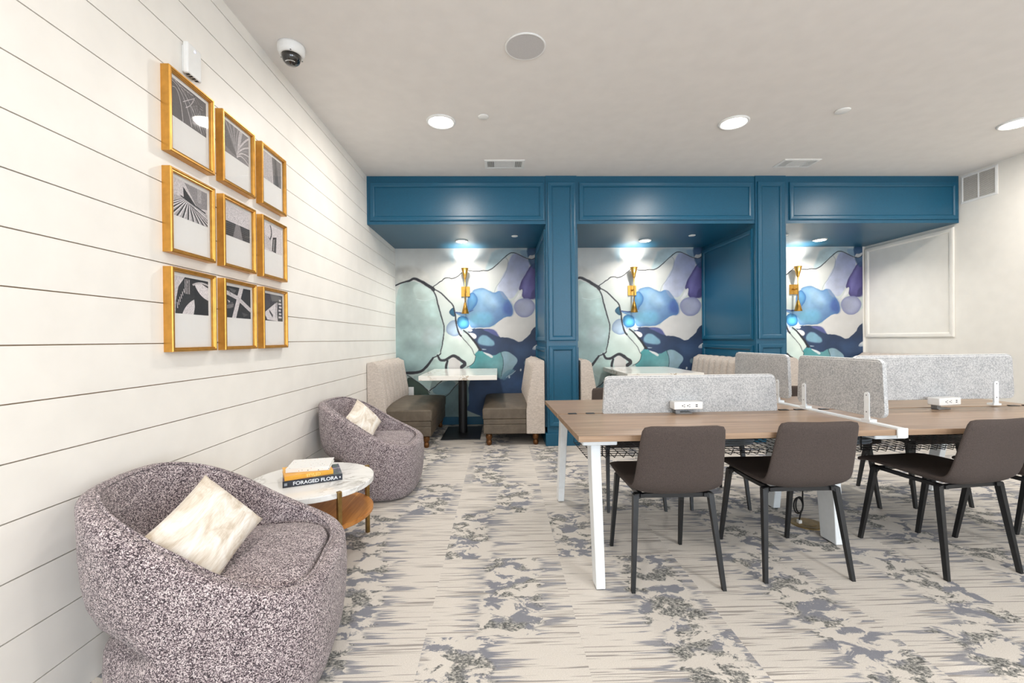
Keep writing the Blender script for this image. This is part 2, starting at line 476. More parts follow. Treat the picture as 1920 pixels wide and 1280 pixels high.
def segdist(pu, pv, p, closed):
    q = np.roll(p, -1, 0) if closed else p[1:]
    a = p if closed else p[:-1]
    best = np.full(pu.shape, 1e9); arg = np.zeros(pu.shape); n = len(a)
    for i in range(n):
        d = q[i] - a[i]; L = d @ d + 1e-9
        t = np.clip(((pu - a[i][0]) * d[0] + (pv - a[i][1]) * d[1]) / L, 0, 1)
        e = (pu - a[i][0] - t * d[0]) ** 2 + (pv - a[i][1] - t * d[1]) ** 2
        m = e < best; best[m] = e[m]; arg[m] = (i + t[m]) / n
    return np.sqrt(best), arg
def poly(pts, col, edge=None, soft=5, warp=True, sm=2, alpha=1.0, grad=None, ew=28, var=.16, seed=1):
    p = chaikin(pts, sm); pu, pv = (WU, WV) if warp else (U, V)
    lo = p.min(0) - 60; hi = p.max(0) + 60
    m = (U > lo[0]) & (U < hi[0]) & (V > lo[1]) & (V < hi[1])
    if not m.any(): return
    x, y = pu[m], pv[m]
    d, _ = segdist(x, y, p, True)
    ins = np.zeros(x.shape, bool); q = np.roll(p, -1, 0)
    for a, b in zip(p, q):
        c = ((a[1] > y) != (b[1] > y))
        with np.errstate(divide='ignore', invalid='ignore'):
            ins ^= c & (x < (b[0] - a[0]) * (y - a[1]) / (b[1] - a[1] + 1e-12) + a[0])
    sd = np.where(ins, d, -d)
    al = np.clip(sd / soft + .5, 0, 1) * alpha
    c = np.tile(np.array(col, float), (len(x), 1))
    if grad is not None:
        (g0, g1, col2) = grad
        g0, g1 = np.array(g0, float), np.array(g1, float); dd = g1 - g0
        t = np.clip(((x - g0[0]) * dd[0] + (y - g0[1]) * dd[1]) / (dd @ dd), 0, 1)[:, None]
        c = c * (1 - t) + np.array(col2, float) * t
    nz = vnoise(U[m], V[m], 150, 4, seed)[:, None]
    c = c * (1 + (nz - .5) * 2 * var)
    if edge is not None:
        e = np.exp(-np.abs(sd) / ew)[:, None]
        c = c * (1 - e) + np.array(edge, float) * e
    IMG[m] = IMG[m] * (1 - al[:, None]) + c * al[:, None]
def line(pts, wd, col, sm=2, soft=4):
    p = chaikin(pts, sm, False); lo = p.min(0) - 40; hi = p.max(0) + 40
    m = (U > lo[0]) & (U < hi[0]) & (V > lo[1]) & (V < hi[1])
    if not m.any(): return
    d, a = segdist(WU[m], WV[m], p, False)
    w0, w1 = wd if isinstance(wd, tuple) else (wd, wd)
    hw = (w0 + (w1 - w0) * a) / 2
    al = np.clip((hw - d) / soft + .5, 0, 1)[:, None]
    IMG[m] = IMG[m] * (1 - al) + np.array(col, float) * al
def ell(cx, cy, rx, ry, n=14): return [(cx + rx * math.cos(2*PI*i/n), cy + ry * math.sin(2*PI*i/n)) for i in range(n)]
DK = (40, 42, 50)
SLATE = (48, 66, 98)  # dark ink with some bluish daylight reflection mixed into its colour
poly([(0, 470), (230, 410), (450, 520), (520, 650), (600, 1000), (560, 1250), (450, 1340), (380, 1480), (150, 1520), (0, 1520)], (196, 213, 209), grad=((300, 500), (100, 1500), (160, 190, 190)), soft=8, seed=4)
poly([(210, 480), (330, 440), (470, 560), (500, 620), (380, 660), (260, 640)], (206, 220, 216), soft=20, alpha=.7)
poly(ell(450, 1080, 130, 120), (206, 219, 221), soft=70, alpha=.6)
poly([(0, 240), (250, 250), (430, 330), (420, 470), (230, 390), (0, 460)], (216, 214, 208), soft=40, alpha=.8)
poly([(660, 40), (740, 40), (720, 230), (670, 140)], (206, 222, 226), soft=40, alpha=.8)
poly([(1200, 40), (1727, 40), (1727, 200), (1440, 75), (1290, 200), (1180, 290), (1090, 310), (1150, 180)], (196, 216, 220), soft=30, alpha=.8, grad=((1200, 200), (1700, 60), (150, 182, 200)))
poly([(1390, 180), (1450, 85), (1560, 140), (1640, 180), (1650, 280), (1560, 430), (1490, 560), (1410, 660), (1330, 570), (1225, 540), (1300, 390), (1380, 280)], (206, 211, 224), grad=((1250, 500), (1600, 250), (172, 180, 212)), soft=16)
poly([(1520, 60), (1600, 60), (1640, 130), (1600, 160), (1540, 130)], (150, 180, 205), soft=14)
poly([(1600, 30), (1740, 30), (1740, 110), (1690, 120), (1640, 90)], (38, 88, 112), soft=14)
poly([(1505, 545), (1520, 470), (1570, 390), (1640, 270), (1740, 190), (1740, 620), (1650, 660), (1540, 635), (1555, 530)], (112, 106, 168), edge=(66, 60, 116), soft=8, ew=30, var=.2)
poly([(1660, 560), (1740, 500), (1740, 640), (1650, 660)], (70, 66, 120), soft=20, alpha=.8)
poly([(1600, 40), (1745, 40), (1745, 270), (1680, 300), (1640, 220), (1620, 130)], (86, 118, 158), edge=(44, 76, 118), soft=16, ew=40, var=.25, alpha=.9)
poly([(1560, 420), (1640, 300), (1690, 260), (1640, 420), (1600, 560), (1560, 600)], (132, 128, 190), soft=40, alpha=.7, var=.2)
poly([(1625, 155), (1645, 118), (1675, 130), (1722, 100), (1715, 150), (1680, 178), (1645, 172)], (226, 226, 226), soft=5)
# big white cell and the dark mass under it
poly([(870, 1010), (930, 985), (1080, 975), (1220, 1005), (1270, 1095), (1330, 1090), (1430, 1120), (1520, 1165), (1640, 1080), (1670, 1000), (1740, 950), (1740, 2060), (870, 2060), (870, 1650), (1000, 1500), (960, 1300), (1020, 1230), (950, 1100)], SLATE, soft=5, var=.18, grad=((1200, 1100), (1300, 2000), (46, 88, 136)), sm=1)
poly([(1210, 975), (1240, 915), (1350, 850), (1430, 850), (1440, 770), (1480, 820), (1580, 860), (1680, 830), (1740, 770), (1740, 950), (1670, 1000), (1640, 1080), (1520, 1165), (1430, 1120), (1330, 1090), (1270, 1100), (1230, 1020), (1100, 985), (930, 990), (1060, 965), (1180, 980)], (228, 226, 223), soft=4, var=.02, sm=1)
poly([(1040, 990), (1180, 1000), (1240, 1030), (1275, 1100), (1180, 1060)], (104, 108, 170), soft=14, alpha=.8)
poly([(1410, 690), (1470, 640), (1510, 545), (1550, 520), (1545, 600), (1500, 640), (1440, 720)], (226, 226, 226), soft=5)
poly([(920, 560), (1040, 500), (1130, 530), (1210, 578), (1270, 540), (1330, 570), (1400, 660), (1440, 750), (1425, 850), (1350, 850), (1250, 910), (1190, 975), (1080, 970), (930, 985), (900, 940), (905, 880), (760, 830), (730, 800), (900, 800), (960, 720), (1000, 650)], (150, 192, 214), edge=(96, 140, 190), grad=((1000, 560), (1420, 820), (104, 140, 192)), soft=6, ew=30, var=.16)
poly([(1200, 800), (1000, 800), (900, 850), (905, 940), (1180, 960)], (120, 188, 216), soft=60, alpha=.8)
poly([(1270, 545), (1330, 570), (1400, 660), (1330, 640)], (150, 165, 195), soft=14, alpha=.7)
poly([(920, 560), (970, 575), (1010, 640), (1000, 710), (950, 770), (890, 800), (880, 650)], (104, 166, 206), edge=(56, 108, 172), soft=5, ew=22)
poly([(1380, 640), (1440, 750), (1425, 845), (1340, 830), (1300, 740)], (70, 98, 170), soft=50, alpha=.75, var=.2)
poly([(1080, 520), (1200, 600), (1280, 720), (1180, 760), (1060, 640)], (176, 208, 222), soft=70, alpha=.6)
poly(ell(1580, 745, 132, 114), (178, 182, 208), edge=(132, 138, 182), soft=6, ew=26, alpha=.9)
poly(ell(718, 988, 97, 96), (176, 196, 212), edge=(128, 152, 188), soft=5, ew=18, alpha=.9)
poly([(745, 890), (800, 838), (870, 850), (905, 910), (890, 980), (830, 1000), (770, 970)], (92, 184, 222), edge=(28, 92, 150), soft=5, ew=22)
poly([(690, 750), (735, 740), (735, 862), (690, 850), (652, 800)], (52, 122, 152), edge=(24, 70, 98), soft=5)
# small white cells
poly([(755, 985), (835, 1030), (795, 1065)], (222, 216, 220), soft=4)
poly([(870, 1005), (930, 988), (948, 1015), (905, 1032)], (228, 228, 228), soft=4)
poly([(890, 1035), (975, 1045), (1002, 1090), (965, 1122), (920, 1080)], (228, 222, 220), soft=4)
poly([(800, 1060), (860, 1030), (950, 1130), (1020, 1232), (965, 1268), (985, 1310), (940, 1405), (870, 1445), (810, 1360), (720, 1290), (620, 1340), (520, 1350), (515, 1310), (560, 1255), (600, 1010), (640, 1050), (720, 1085)], (220, 229, 222), soft=4, var=.05, grad=((800, 1100), (600, 1350), (200, 218, 212)))
poly([(1000, 1135), (1040, 1065), (1130, 1090), (1205, 1145), (1205, 1192), (1100, 1192), (1010, 1172)], (128, 170, 190), soft=18, var=.2)
poly([(1660, 1240), (1740, 1170), (1740, 1250), (1700, 1255)], (218, 222, 224), soft=4)
poly([(1050, 1225), (1120, 1235), (1055, 1240)], (200, 215, 220), soft=6)
poly([(960, 1290), (1020, 1240), (1110, 1290), (1200, 1320), (1280, 1268), (1360, 1262), (1480, 1330), (1485, 1400), (1420, 1490), (1300, 1610), (1250, 1580), (1100, 1560), (870, 1450), (940, 1410), (988, 1320)], (76, 160, 164), soft=6, var=.2, grad=((980, 1300), (1300, 1560), (140, 186, 192)))
poly([(1280, 1272), (1370, 1262), (1492, 1340), (1482, 1410), (1340, 1560), (1280, 1590), (1322, 1440), (1312, 1330)], (164, 198, 212), soft=8, var=.15)
poly([(1300, 1540), (1400, 1470), (1470, 1500), (1400, 1570), (1300, 1620)], (120, 170, 190), soft=14, alpha=.8)
poly([(1055, 1262), (1100, 1275), (1195, 1322), (1168, 1350), (1110, 1310)], (228, 232, 232), soft=4)
poly(ell(1590, 1400, 30, 32), (120, 150, 165), soft=14)
poly([(1000, 1640), (1250, 1600), (1500, 1560), (1740, 1500), (1740, 1800), (1300, 1900), (1000, 1800)], (58, 92, 140), soft=120, alpha=.6, var=.25)
poly([(1400, 1200), (1740, 1230), (1740, 1330), (1560, 1350), (1420, 1260)], (70, 98, 138), soft=60, alpha=.5, var=.25)
line([(1350, 1575), (1420, 1540), (1462, 1500)], 5, (210, 225, 232))
poly(ell(1525, 1487, 9, 14), (225, 232, 236), soft=4); poly(ell(1390, 1575, 10, 16), (205, 222, 230), soft=4)
# lower left
poly([(130, 1560), (200, 1560), (300, 1640), (412, 1745), (400, 1800), (130, 1800)], (62, 80, 70), soft=5, var=.25)
poly([(0, 1520), (130, 1560), (130, 2060), (0, 2060)], (120, 150, 150), soft=8)
poly([(190, 1548), (350, 1530), (540, 1630), (412, 1725), (300, 1640)], (178, 202, 200), soft=4)
poly([(420, 1735), (520, 1640), (640, 1600), (760, 1640), (600, 1795)], (144, 180, 188), soft=5)
poly([(400, 1760), (600, 1795), (760, 1640), (890, 1600), (890, 2060), (100, 2060), (130, 1800)], (108, 142, 146), soft=6, var=.2, grad=((300, 1800), (800, 2000), (128, 156, 158)))
poly(ell(716, 1420, 76, 96), (216, 214, 212), soft=4, var=.04)
poly([(450, 1345), (520, 1370), (610, 1380), (600, 1640), (400, 1560), (380, 1490)], (184, 206, 202), soft=5)
# ink lines
line([(0, 475), (110, 435), (190, 418), (232, 398), (330, 425), (400, 475), (460, 505)], (12, 42), DK)
poly([(400, 475), (470, 480), (500, 510), (480, 560), (440, 520)], DK, soft=4, sm=1)
line([(470, 492), (540, 440), (620, 375), (720, 412), (830, 312), (860, 290), (920, 296), (1090, 316), (1180, 290), (1290, 200), (1380, 110), (1440, 76), (1560, 140), (1640, 172), (1690, 178), (1730, 120)], (9, 8), DK)
line([(470, 530), (518, 640), (525, 700), (560, 830), (592, 930), (600, 1010), (580, 1140), (570, 1210), (548, 1260), (555, 1295), (450, 1345)], (15, 12), DK)
line([(480, 515), (540, 550), (600, 605), (690, 690), (722, 740), (735, 850), (740, 930), (780, 1060), (800, 1080)], (13, 20), DK)
line([(780, 1050), (800, 1085), (870, 1160), (940, 1240), (962, 1290)], (8, 6), DK)
line([(835, 1010), (900, 1070), (955, 1130), (1030, 1240)], (14, 34), DK)
line([(735, 800), (830, 812), (900, 800), (960, 770)], (12, 6), (56, 70, 130))
line([(510, 1310), (545, 1370), (620, 1358), (690, 1312), (740, 1315), (800, 1370), (860, 1415), (800, 1450)], (22, 44), DK)
line([(632, 1372), (620, 1420), (618, 1480)], 26, DK)
line([(455, 1340), (415, 1390), (360, 1465), (260, 1510), (130, 1510)], (24, 34), DK)
line([(140, 1540), (200, 1560), (300, 1640), (415, 1745)], (10, 9), DK)
line([(415, 1725), (530, 1630), (600, 1560)], 9, DK)
line([(590, 1800), (650, 1765), (680, 1720), (760, 1640)], (8, 7), DK)
line([(1285, 1272), (1318, 1350), (1322, 1440), (1285, 1560)], 6, (30, 60, 70))
line([(960, 1285), (985, 1318), (940, 1410), (870, 1448)], 6, DK)
line([(925, 560), (1040, 503), (1130, 535), (1215, 578)], 4, (130, 160, 180))
line([(1215, 560), (1230, 495), (1330, 380), (1385, 280), (1392, 190), (1350, 142)], 4, (150, 165, 175))
line([(200, 500), (205, 700), (240, 900), (205, 1000)], 4, (176, 198, 196))
line([(260, 640), (380, 665), (500, 625)], 5, (222, 232, 230))
IMG *= (1 + (vnoise(U, V, 300, 4, 50)[..., None] - .5) * .16)
IMG = np.clip(IMG, 0, 250) / 255.0
LIN = 0.85 * np.where(IMG <= .04045, IMG / 12.92, ((IMG + .055) / 1.055) ** 2.4)
vs = np.stack([GX.ravel(), np.zeros(GX.size), GZ.ravel()], 1)
idx = np.arange(NX * NZ).reshape(NZ, NX)
fs = np.stack([idx[:-1, :-1].ravel(), idx[:-1, 1:].ravel(), idx[1:, 1:].ravel(), idx[1:, :-1].ravel()], 1)
mm = bpy.data.meshes.new('mural'); mm.from_pydata(vs.tolist(), [], fs.tolist())
at = mm.attributes.new('print', 'FLOAT_COLOR', 'POINT')
at.data.foreach_set('color', np.concatenate([LIN.reshape(-1, 3), np.ones((NX * NZ, 1))], 1).astype(np.float32).ravel())
mm.materials.append(M_mural)
for x in (XL, C1[1], C2[1]):
    o = bpy.data.objects.new('mural', mm); C.objects.link(o); o.location = (x, YB - .003, 0); o.parent = wb
    tag(o, 'watercolour mural wallpaper of blue, mint and purple ink cells')
    if x + MW > XR: o.scale = ((XR - x) / MW, 1, 1)
    elif x == C1[1]: o.scale = ((C2[0] - x) / MW, 1, 1)

# ------------------------------------------------------------------ ceiling fixtures
def ceiling_light(x, y, z, r, label, group, power, spread=None):
    t = empty('ceiling_light', (x, y, z), 0, label, 'light', group)
    MB().lathe([(r * .80, -.004), (r * .86, -.013), (r * .97, -.012), (r, -.004), (r, 0)], 32).build('trim_ring', M_white, t, smooth=True)
    MB().lathe([(.001, -.019), (r * .4, -.018), (r * .7, -.014), (r * .80, -.006)], 32).build('lens', M_lens, t, smooth=True)
    area_light('lamp', (0, 0, -.025), (0, 0, 0), r * 1.25, power, WARM, t, spread=spread)
    return t
LX = (-.473, 2.003, 4.473)
names = ('by the shiplap wall', 'between the two ceiling vents', 'by the white side wall')
labs = ('round ceiling downlight in the row by the blue soffit, over the armchairs',
        'round ceiling downlight in the row by the blue soffit, over the desks',
        'round ceiling downlight in the row by the blue soffit, near the wall grille')
for x, l in zip(LX, labs): ceiling_light(x, 3.67, HC, .122, l, 'ceiling downlights', CEIL_W)
for y in (.05, -2.4):
    for x, l in zip(LX, ('along the shiplap wall', 'in mid room', 'along the white side wall')):
        ceiling_light(x, y, HC, .122, 'round ceiling downlight ' + l + (', next to the windows' if y < 0 else ', one row in from the soffit row'), 'ceiling downlights', CEIL_W)
for x, l in zip((-.482, 1.925, 4.27), ('over the booth beside the shiplap wall', 'over the middle booth', 'over the booth beside the white wall')):
    ceiling_light(x, 5.72, ZS, .085, 'small round downlight in the blue soffit ' + l, 'soffit downlights', 11, spread=2.6)
def disc_cover(x, y, z, r, label, group):
    t = tag(MB().lathe([(.001, -.012), (r * .8, -.011), (r, -.006), (r, -.002), (r * .8, 0)], 28).build('sprinkler_cover', M_white, smooth=True), label, 'sprinkler cover', group)
    t.location = (x, y, z)
disc_cover(-.117, 3.585, HC, .045, 'small white sprinkler cover plate on the ceiling near the downlight over the armchairs', 'sprinkler covers')
disc_cover(2.787, 3.474, HC, .055, 'small white sprinkler cover plate on the ceiling beyond the downlight over the desks', 'sprinkler covers')
for x, l in zip((.199, 2.431, 3.62), ('over the booth beside the shiplap wall', 'over the middle booth', 'over the booth beside the white wall')):
    disc_cover(x, 5.45, ZS, .042, 'white sprinkler disc in blue soffit ' + l, 'sprinkler covers')
t = empty('ceiling_speaker', (.177, 2.728, HC), 0, 'round flat ceiling speaker with grey grille and white rim', 'speaker')
MB().lathe([(.117, -.006), (.121, -.009), (.127, -.006), (.127, 0)], 48).build('rim', M_white, t, smooth=True)
MB().lathe([(.001, -.007), (.117, -.007), (.118, 0)], 48).build('grille', M_grille, t)

t = empty('security_camera', (-1.271, 2.745, HC), 0, 'white dome security camera on the ceiling with black lens bubble', 'camera')
MB().lathe([(.078, 0), (.080, -.012), (.078, -.035), (.070, -.055), (.060, -.062), (.056, -.058)], 40).build('housing', M_white, t, smooth=True)
MB().lathe([(.056, -.056), (.055, -.075), (.046, -.097), (.028, -.112), (.001, -.118)], 32).build('dome', M_blackdome, t, smooth=True)
for k in range(3):
    a = PI * 2 * k / 3 - 1.2
    MB().lathe([(.004, -.0), (.004, -.004), (.001, -.005)], 10, (.068 * math.cos(a), .068 * math.sin(a), -.056)).build('screw', M_greyclip, t)
# ir leds seen inside the bubble
for k in range(8):
    a = -2.2 + k * .22
    MB().lathe([(.003, 0), (.003, -.003), (.001, -.004)], 8, (.036 * math.cos(a), .036 * math.sin(a), -.104)).build('infrared_diode', M_white, t)

def vent(x0, x1, y0, y1, label):
    t = empty('air_vent', ((x0 + x1) / 2, (y0 + y1) / 2, HC), 0, label, 'air vent', 'ceiling vents')
    hx, hy = (x1 - x0) / 2, (y1 - y0) / 2
    frame_loop(MB(), -hx, hx, -hy, hy, [(0, 0), (0, .006), (.02, .010), (.028, .008), (.03, .0)], lambda u, v, h: (u, v, -h)).build('frame', M_white, t)
    MB().box(-hx + .028, hx - .028, -hy + .028, hy - .028, -.002, 0).build('backing', M_ventdark, t)
    b = .078
    for x in (-hx + .028 + b, hx - .028 - b): MB().box(x - .004, x + .004, -hy + .028, hy - .028, -.009, -.001).build('divider', M_white, t)
    for k in range(7):                     # end louvres run in depth
        for s in (-1, 1):
            x = s * (hx - .036 - k * .0105)
            MB().box(x - .0022, x + .0022, -hy + .028, hy - .028, -.008, -.001).build('louvre', M_white, t)
    n = 9
    for k in range(n):
        y = -hy + .034 + (2 * hy - .068) * k / (n - 1)
        MB().box(-hx + .028 + b, hx - .028 - b, y - .002, y + .0015, -.008, -.001).build('louvre', M_white, t)
vent(-.139, .274, 4.45, 4.665, 'white ceiling air vent before the blue soffit, over the first blue pillar')
vent(2.945, 3.33, 4.425, 4.635, 'white ceiling air vent before the blue soffit, over the pillar nearer the wall grille')
t = empty('wall_grille', (XR, 4.685, 2.685), 0, 'white louvred return air grille high on the white side wall', 'air vent')
Pg = lambda u, v, h: (-h, u, v)
frame_loop(MB(), -.185, .185, 0, .315, [(0, 0), (0, .006), (.018, .010), (.026, .007), (.026, 0)], Pg).build('frame', M_white, t)
MB().box(-.002, 0, -.16, .16, .024, .291).build('backing', M_slot, t)
MB().box(-.009, 0, -.006, .006, .024, .291).build('divider', M_white, t)
for s in (0, 1):
    for k in range(20):
        z = .03 + k * .0131
        m = MB(); ya, yb = (-.16, -.006) if s == 0 else (.006, .16)
        m.prism([(-.001, z + .006), (-.008, z), (-.008, z + .0015), (-.001, z + .0075)], ya, yb, ax='y')
        m.build('louvre', M_white, t)

# ------------------------------------------------------------------ sconces
def sconce(x, where):
    t = empty('wall_sconce', (x, YB - .004, 1.873), 0, 'gold double cone wall sconce with square back plate, ' + where, 'wall lamp', 'gold sconces')
    MB().box(-.06, .06, -.014, 0, -.07, .07).build('back_plate', M_brass, t, bevel=.002)
    MB().tube([(0, -.012, 0), (0, -.10, 0)], .012, 12).build('arm', M_brass, t, smooth=True)
    MB().tube([(0, -.10, -.17), (0, -.10, .17)], .008, 10).build('rod', M_brass, t, smooth=True)
    for s in (1, -1):
        z0 = s * .165; z1 = s * .315
        c = MB().lathe([(.014, z0), (.052, z1), (.049, z1), (.012, z0 + s * .01)], 28, (0, -.10, 0), cap=False)
        c.build('cone_shade', M_brass, t, smooth=True)
        MB().lathe([(.001, s * .27), (.022, s * .27), (.026, s * .285), (.02, s * .30), (.001, s * .306)], 14, (0, -.10, 0)).build('bulb', M_bulb, t, smooth=True)
        l = bpy.data.lights.new('sconce_lamp', 'SPOT'); l.energy = 19 if s > 0 else 5; l.color = (1, .95, .88) if s > 0 else (.95, .97, 1)
        l.spot_size = 2.0; l.spot_blend = .8; l.shadow_soft_size = .02
        lo = bpy.data.objects.new('sconce_lamp', l); C.objects.link(lo); lo.parent = t; lo.location = (0, -.10, s * .318)
        lo.rotation_euler = (PI if s > 0 else 0, 0, 0)
sconce(-.474, 'in the alcove beside the shiplap wall'); sconce(1.888, 'in the middle alcove'); sconce(4.225, 'in the alcove beside the white wall')

# ------------------------------------------------------------------ booths
def booth_master():
    """faces +X, back plane at x=0, runs from y=0 (near end) to y=L"""
    L = 1.26
    t = empty('booth_bench', (0, 0, 0))
    nc = 8
    # backrest: section in (x, z), scalloped along y
    def front_x(z):  # lean of the front face
        k = (z - .14) / .80
        return .205 - .085 * max(0, (z - .40) / .54) - (0.0 if z < .90 else (z - .90) ** 1.2 * .5)
    m = MB(); NYs = nc * 10 + 1
    zs_ = [.135, .25, .40, .5, .6, .7, .8, .87, .91, .935, .95]
    rings = []
    for z in zs_:
        r = []
        for i in range(NYs):
            y = L * i / (NYs - 1)
            ph = (i % 10) / 10.0
            sc = abs(math.sin(PI * i / 10.0)) ** .45
            amt = .036 * (1 if z > .40 else 0) * (1 if z < .93 else .6)
            endr = 1.0
            x = front_x(z) - .02 + amt * sc
            if z >= .93: x = front_x(z) - .04 + .012 * sc
            if z >= .95: x = .055 + .006 * sc
            r.append((x, y, z + (.012 * sc if z > .9 else 0)))
        r += [(0, L, z), (0, 0, z)]
        rings.append(r)
    m.loft(rings)
    m.build('backrest', M_linen, t, smooth=False)
    bo = t.children[0]
    for p in bo.data.polygons: p.use_smooth = True
    bo.data.set_sharp_from_angle(angle=1.0)
    # plain linen end panel facing the room
    pts = [(0, .135), (.207, .135), (.207, .40), (.19, .55), (.155, .75), (.128, .90), (.10, .945), (.06, .962), (.02, .955), (0, .94)]
    MB().prism(pts, -.016, .004, ax='y').build('end_panel', M_linen, t, bevel=.008, seg=3)
    # seat cushion, domed
    m = MB(); n = 14
    def dome(u): return 1 - abs(2 * u - 1) ** 4
    rings = []
    for j in range(n + 1):
        v = j / n
        r = []
        for i in range(n + 1):
            u = i / n
            r.append((.19 + (.69 - .19) * u, .0 + L * v, .425 + .045 * min(dome(u * .8 + .2 if u > .5 else .5 + 0 * u), dome(v))))
        r = r + [(.69 + .012, L * v, .40), (.69 + .008, L * v, .30), (.19, L * v, .30)]
        rings.append(r)
    m.loft(rings)
    s = m.build('seat_cushion', M_leather, t, bevel=.012, seg=3, smooth=True)
    MB().box(.17, .69, .0, L, .242, .299).build('upper_band', M_leather, t, bevel=.006, seg=3)
    MB().box(.17, .69, .0, L, .135, .241).build('seat_base', M_leather, t, bevel=.008, seg=3)
    for x, y in ((.63, .06), (.10, .06), (.63, L - .06), (.10, L - .06)):
        MB().lathe([(.02, 0), (.026, .006), (.032, .03), (.028, .05), (.020, .058), (.028, .066), (.038, .09), (.036, .115), (.03, .136)], 18, (x, y, 0)).build('foot', M_bronze, t, smooth=True)
    return t
bm_ = booth_master()
def place(o, loc, rz, label, cat, group):
    o.location = loc; o.rotation_euler = (0, 0, rz); tag(o, label, cat, group)
LB = 1.26
Y0 = YB - .025 - LB
wherex = ('in the alcove beside the shiplap wall', 'in the middle alcove', 'in the alcove beside the white wall')
lefts = (XL + .004, C1[1] + .03, C2[1] + .03); rights = (C1[0] - .028, C2[0] - .03, XR - .025)
bsides = (('channel tufted booth bench backed against the shiplap wall', 'channel tufted booth bench in the shiplap wall alcove, backed against the blue pillar'),
          ('channel tufted booth bench in the middle alcove, backed against the first blue pillar', 'channel tufted booth bench in the middle alcove, backed against the pillar by the white side'),
          ('channel tufted booth bench in the white wall alcove, backed against the blue pillar', 'channel tufted booth bench backed against the white side wall'))
for k in range(3):
    a = bm_ if k == 0 else copy_tree(bm_)
    place(a, (lefts[k], Y0 - (.08 if k == 0 else 0), 0), 0, bsides[k][0], 'bench', 'booth benches')
    b = copy_tree(bm_)
    # mirror through a half turn: near end must still be the plain end panel, so scale x
    place(b, (rights[k], Y0, 0), 0, bsides[k][1], 'bench', 'booth benches')
    b.scale = (-1, 1, 1)

def booth_table(x, label):
    t = empty('booth_table', (x, 5.62, 0), 0, label, 'table', 'booth tables')
    MB().box(-.445, .445, -.645, .545, .735, .79).build('table_top', M_marble2, t, bevel=.004)
    MB().lathe([(.055, .012), (.055, .72), (.09, .725), (.09, .735)], 24).build('column', M_black, t, smooth=False)
    MB().box(-.235, .235, -.385, .375, 0, .012).build('base_plate', M_black, t, bevel=.003)
for k, x in enumerate((-.48, 1.905, 4.27)):
    booth_table(x, 'white marble topped table on black pedestal ' + wherex[k])
t = empty('wall_outlet', (-1.251, YB - .004, .48), 0, 'white wall outlet on the mural beside the booth at the shiplap wall', 'outlet')
MB().box(-.036, .036, -.006, 0, -.058, .058).build('cover_plate', M_white, t, bevel=.002)
for z in (-.02, .02): MB().box(-.016, .016, -.008, -.005, z - .013, z + .013).build('socket', M_white, t)

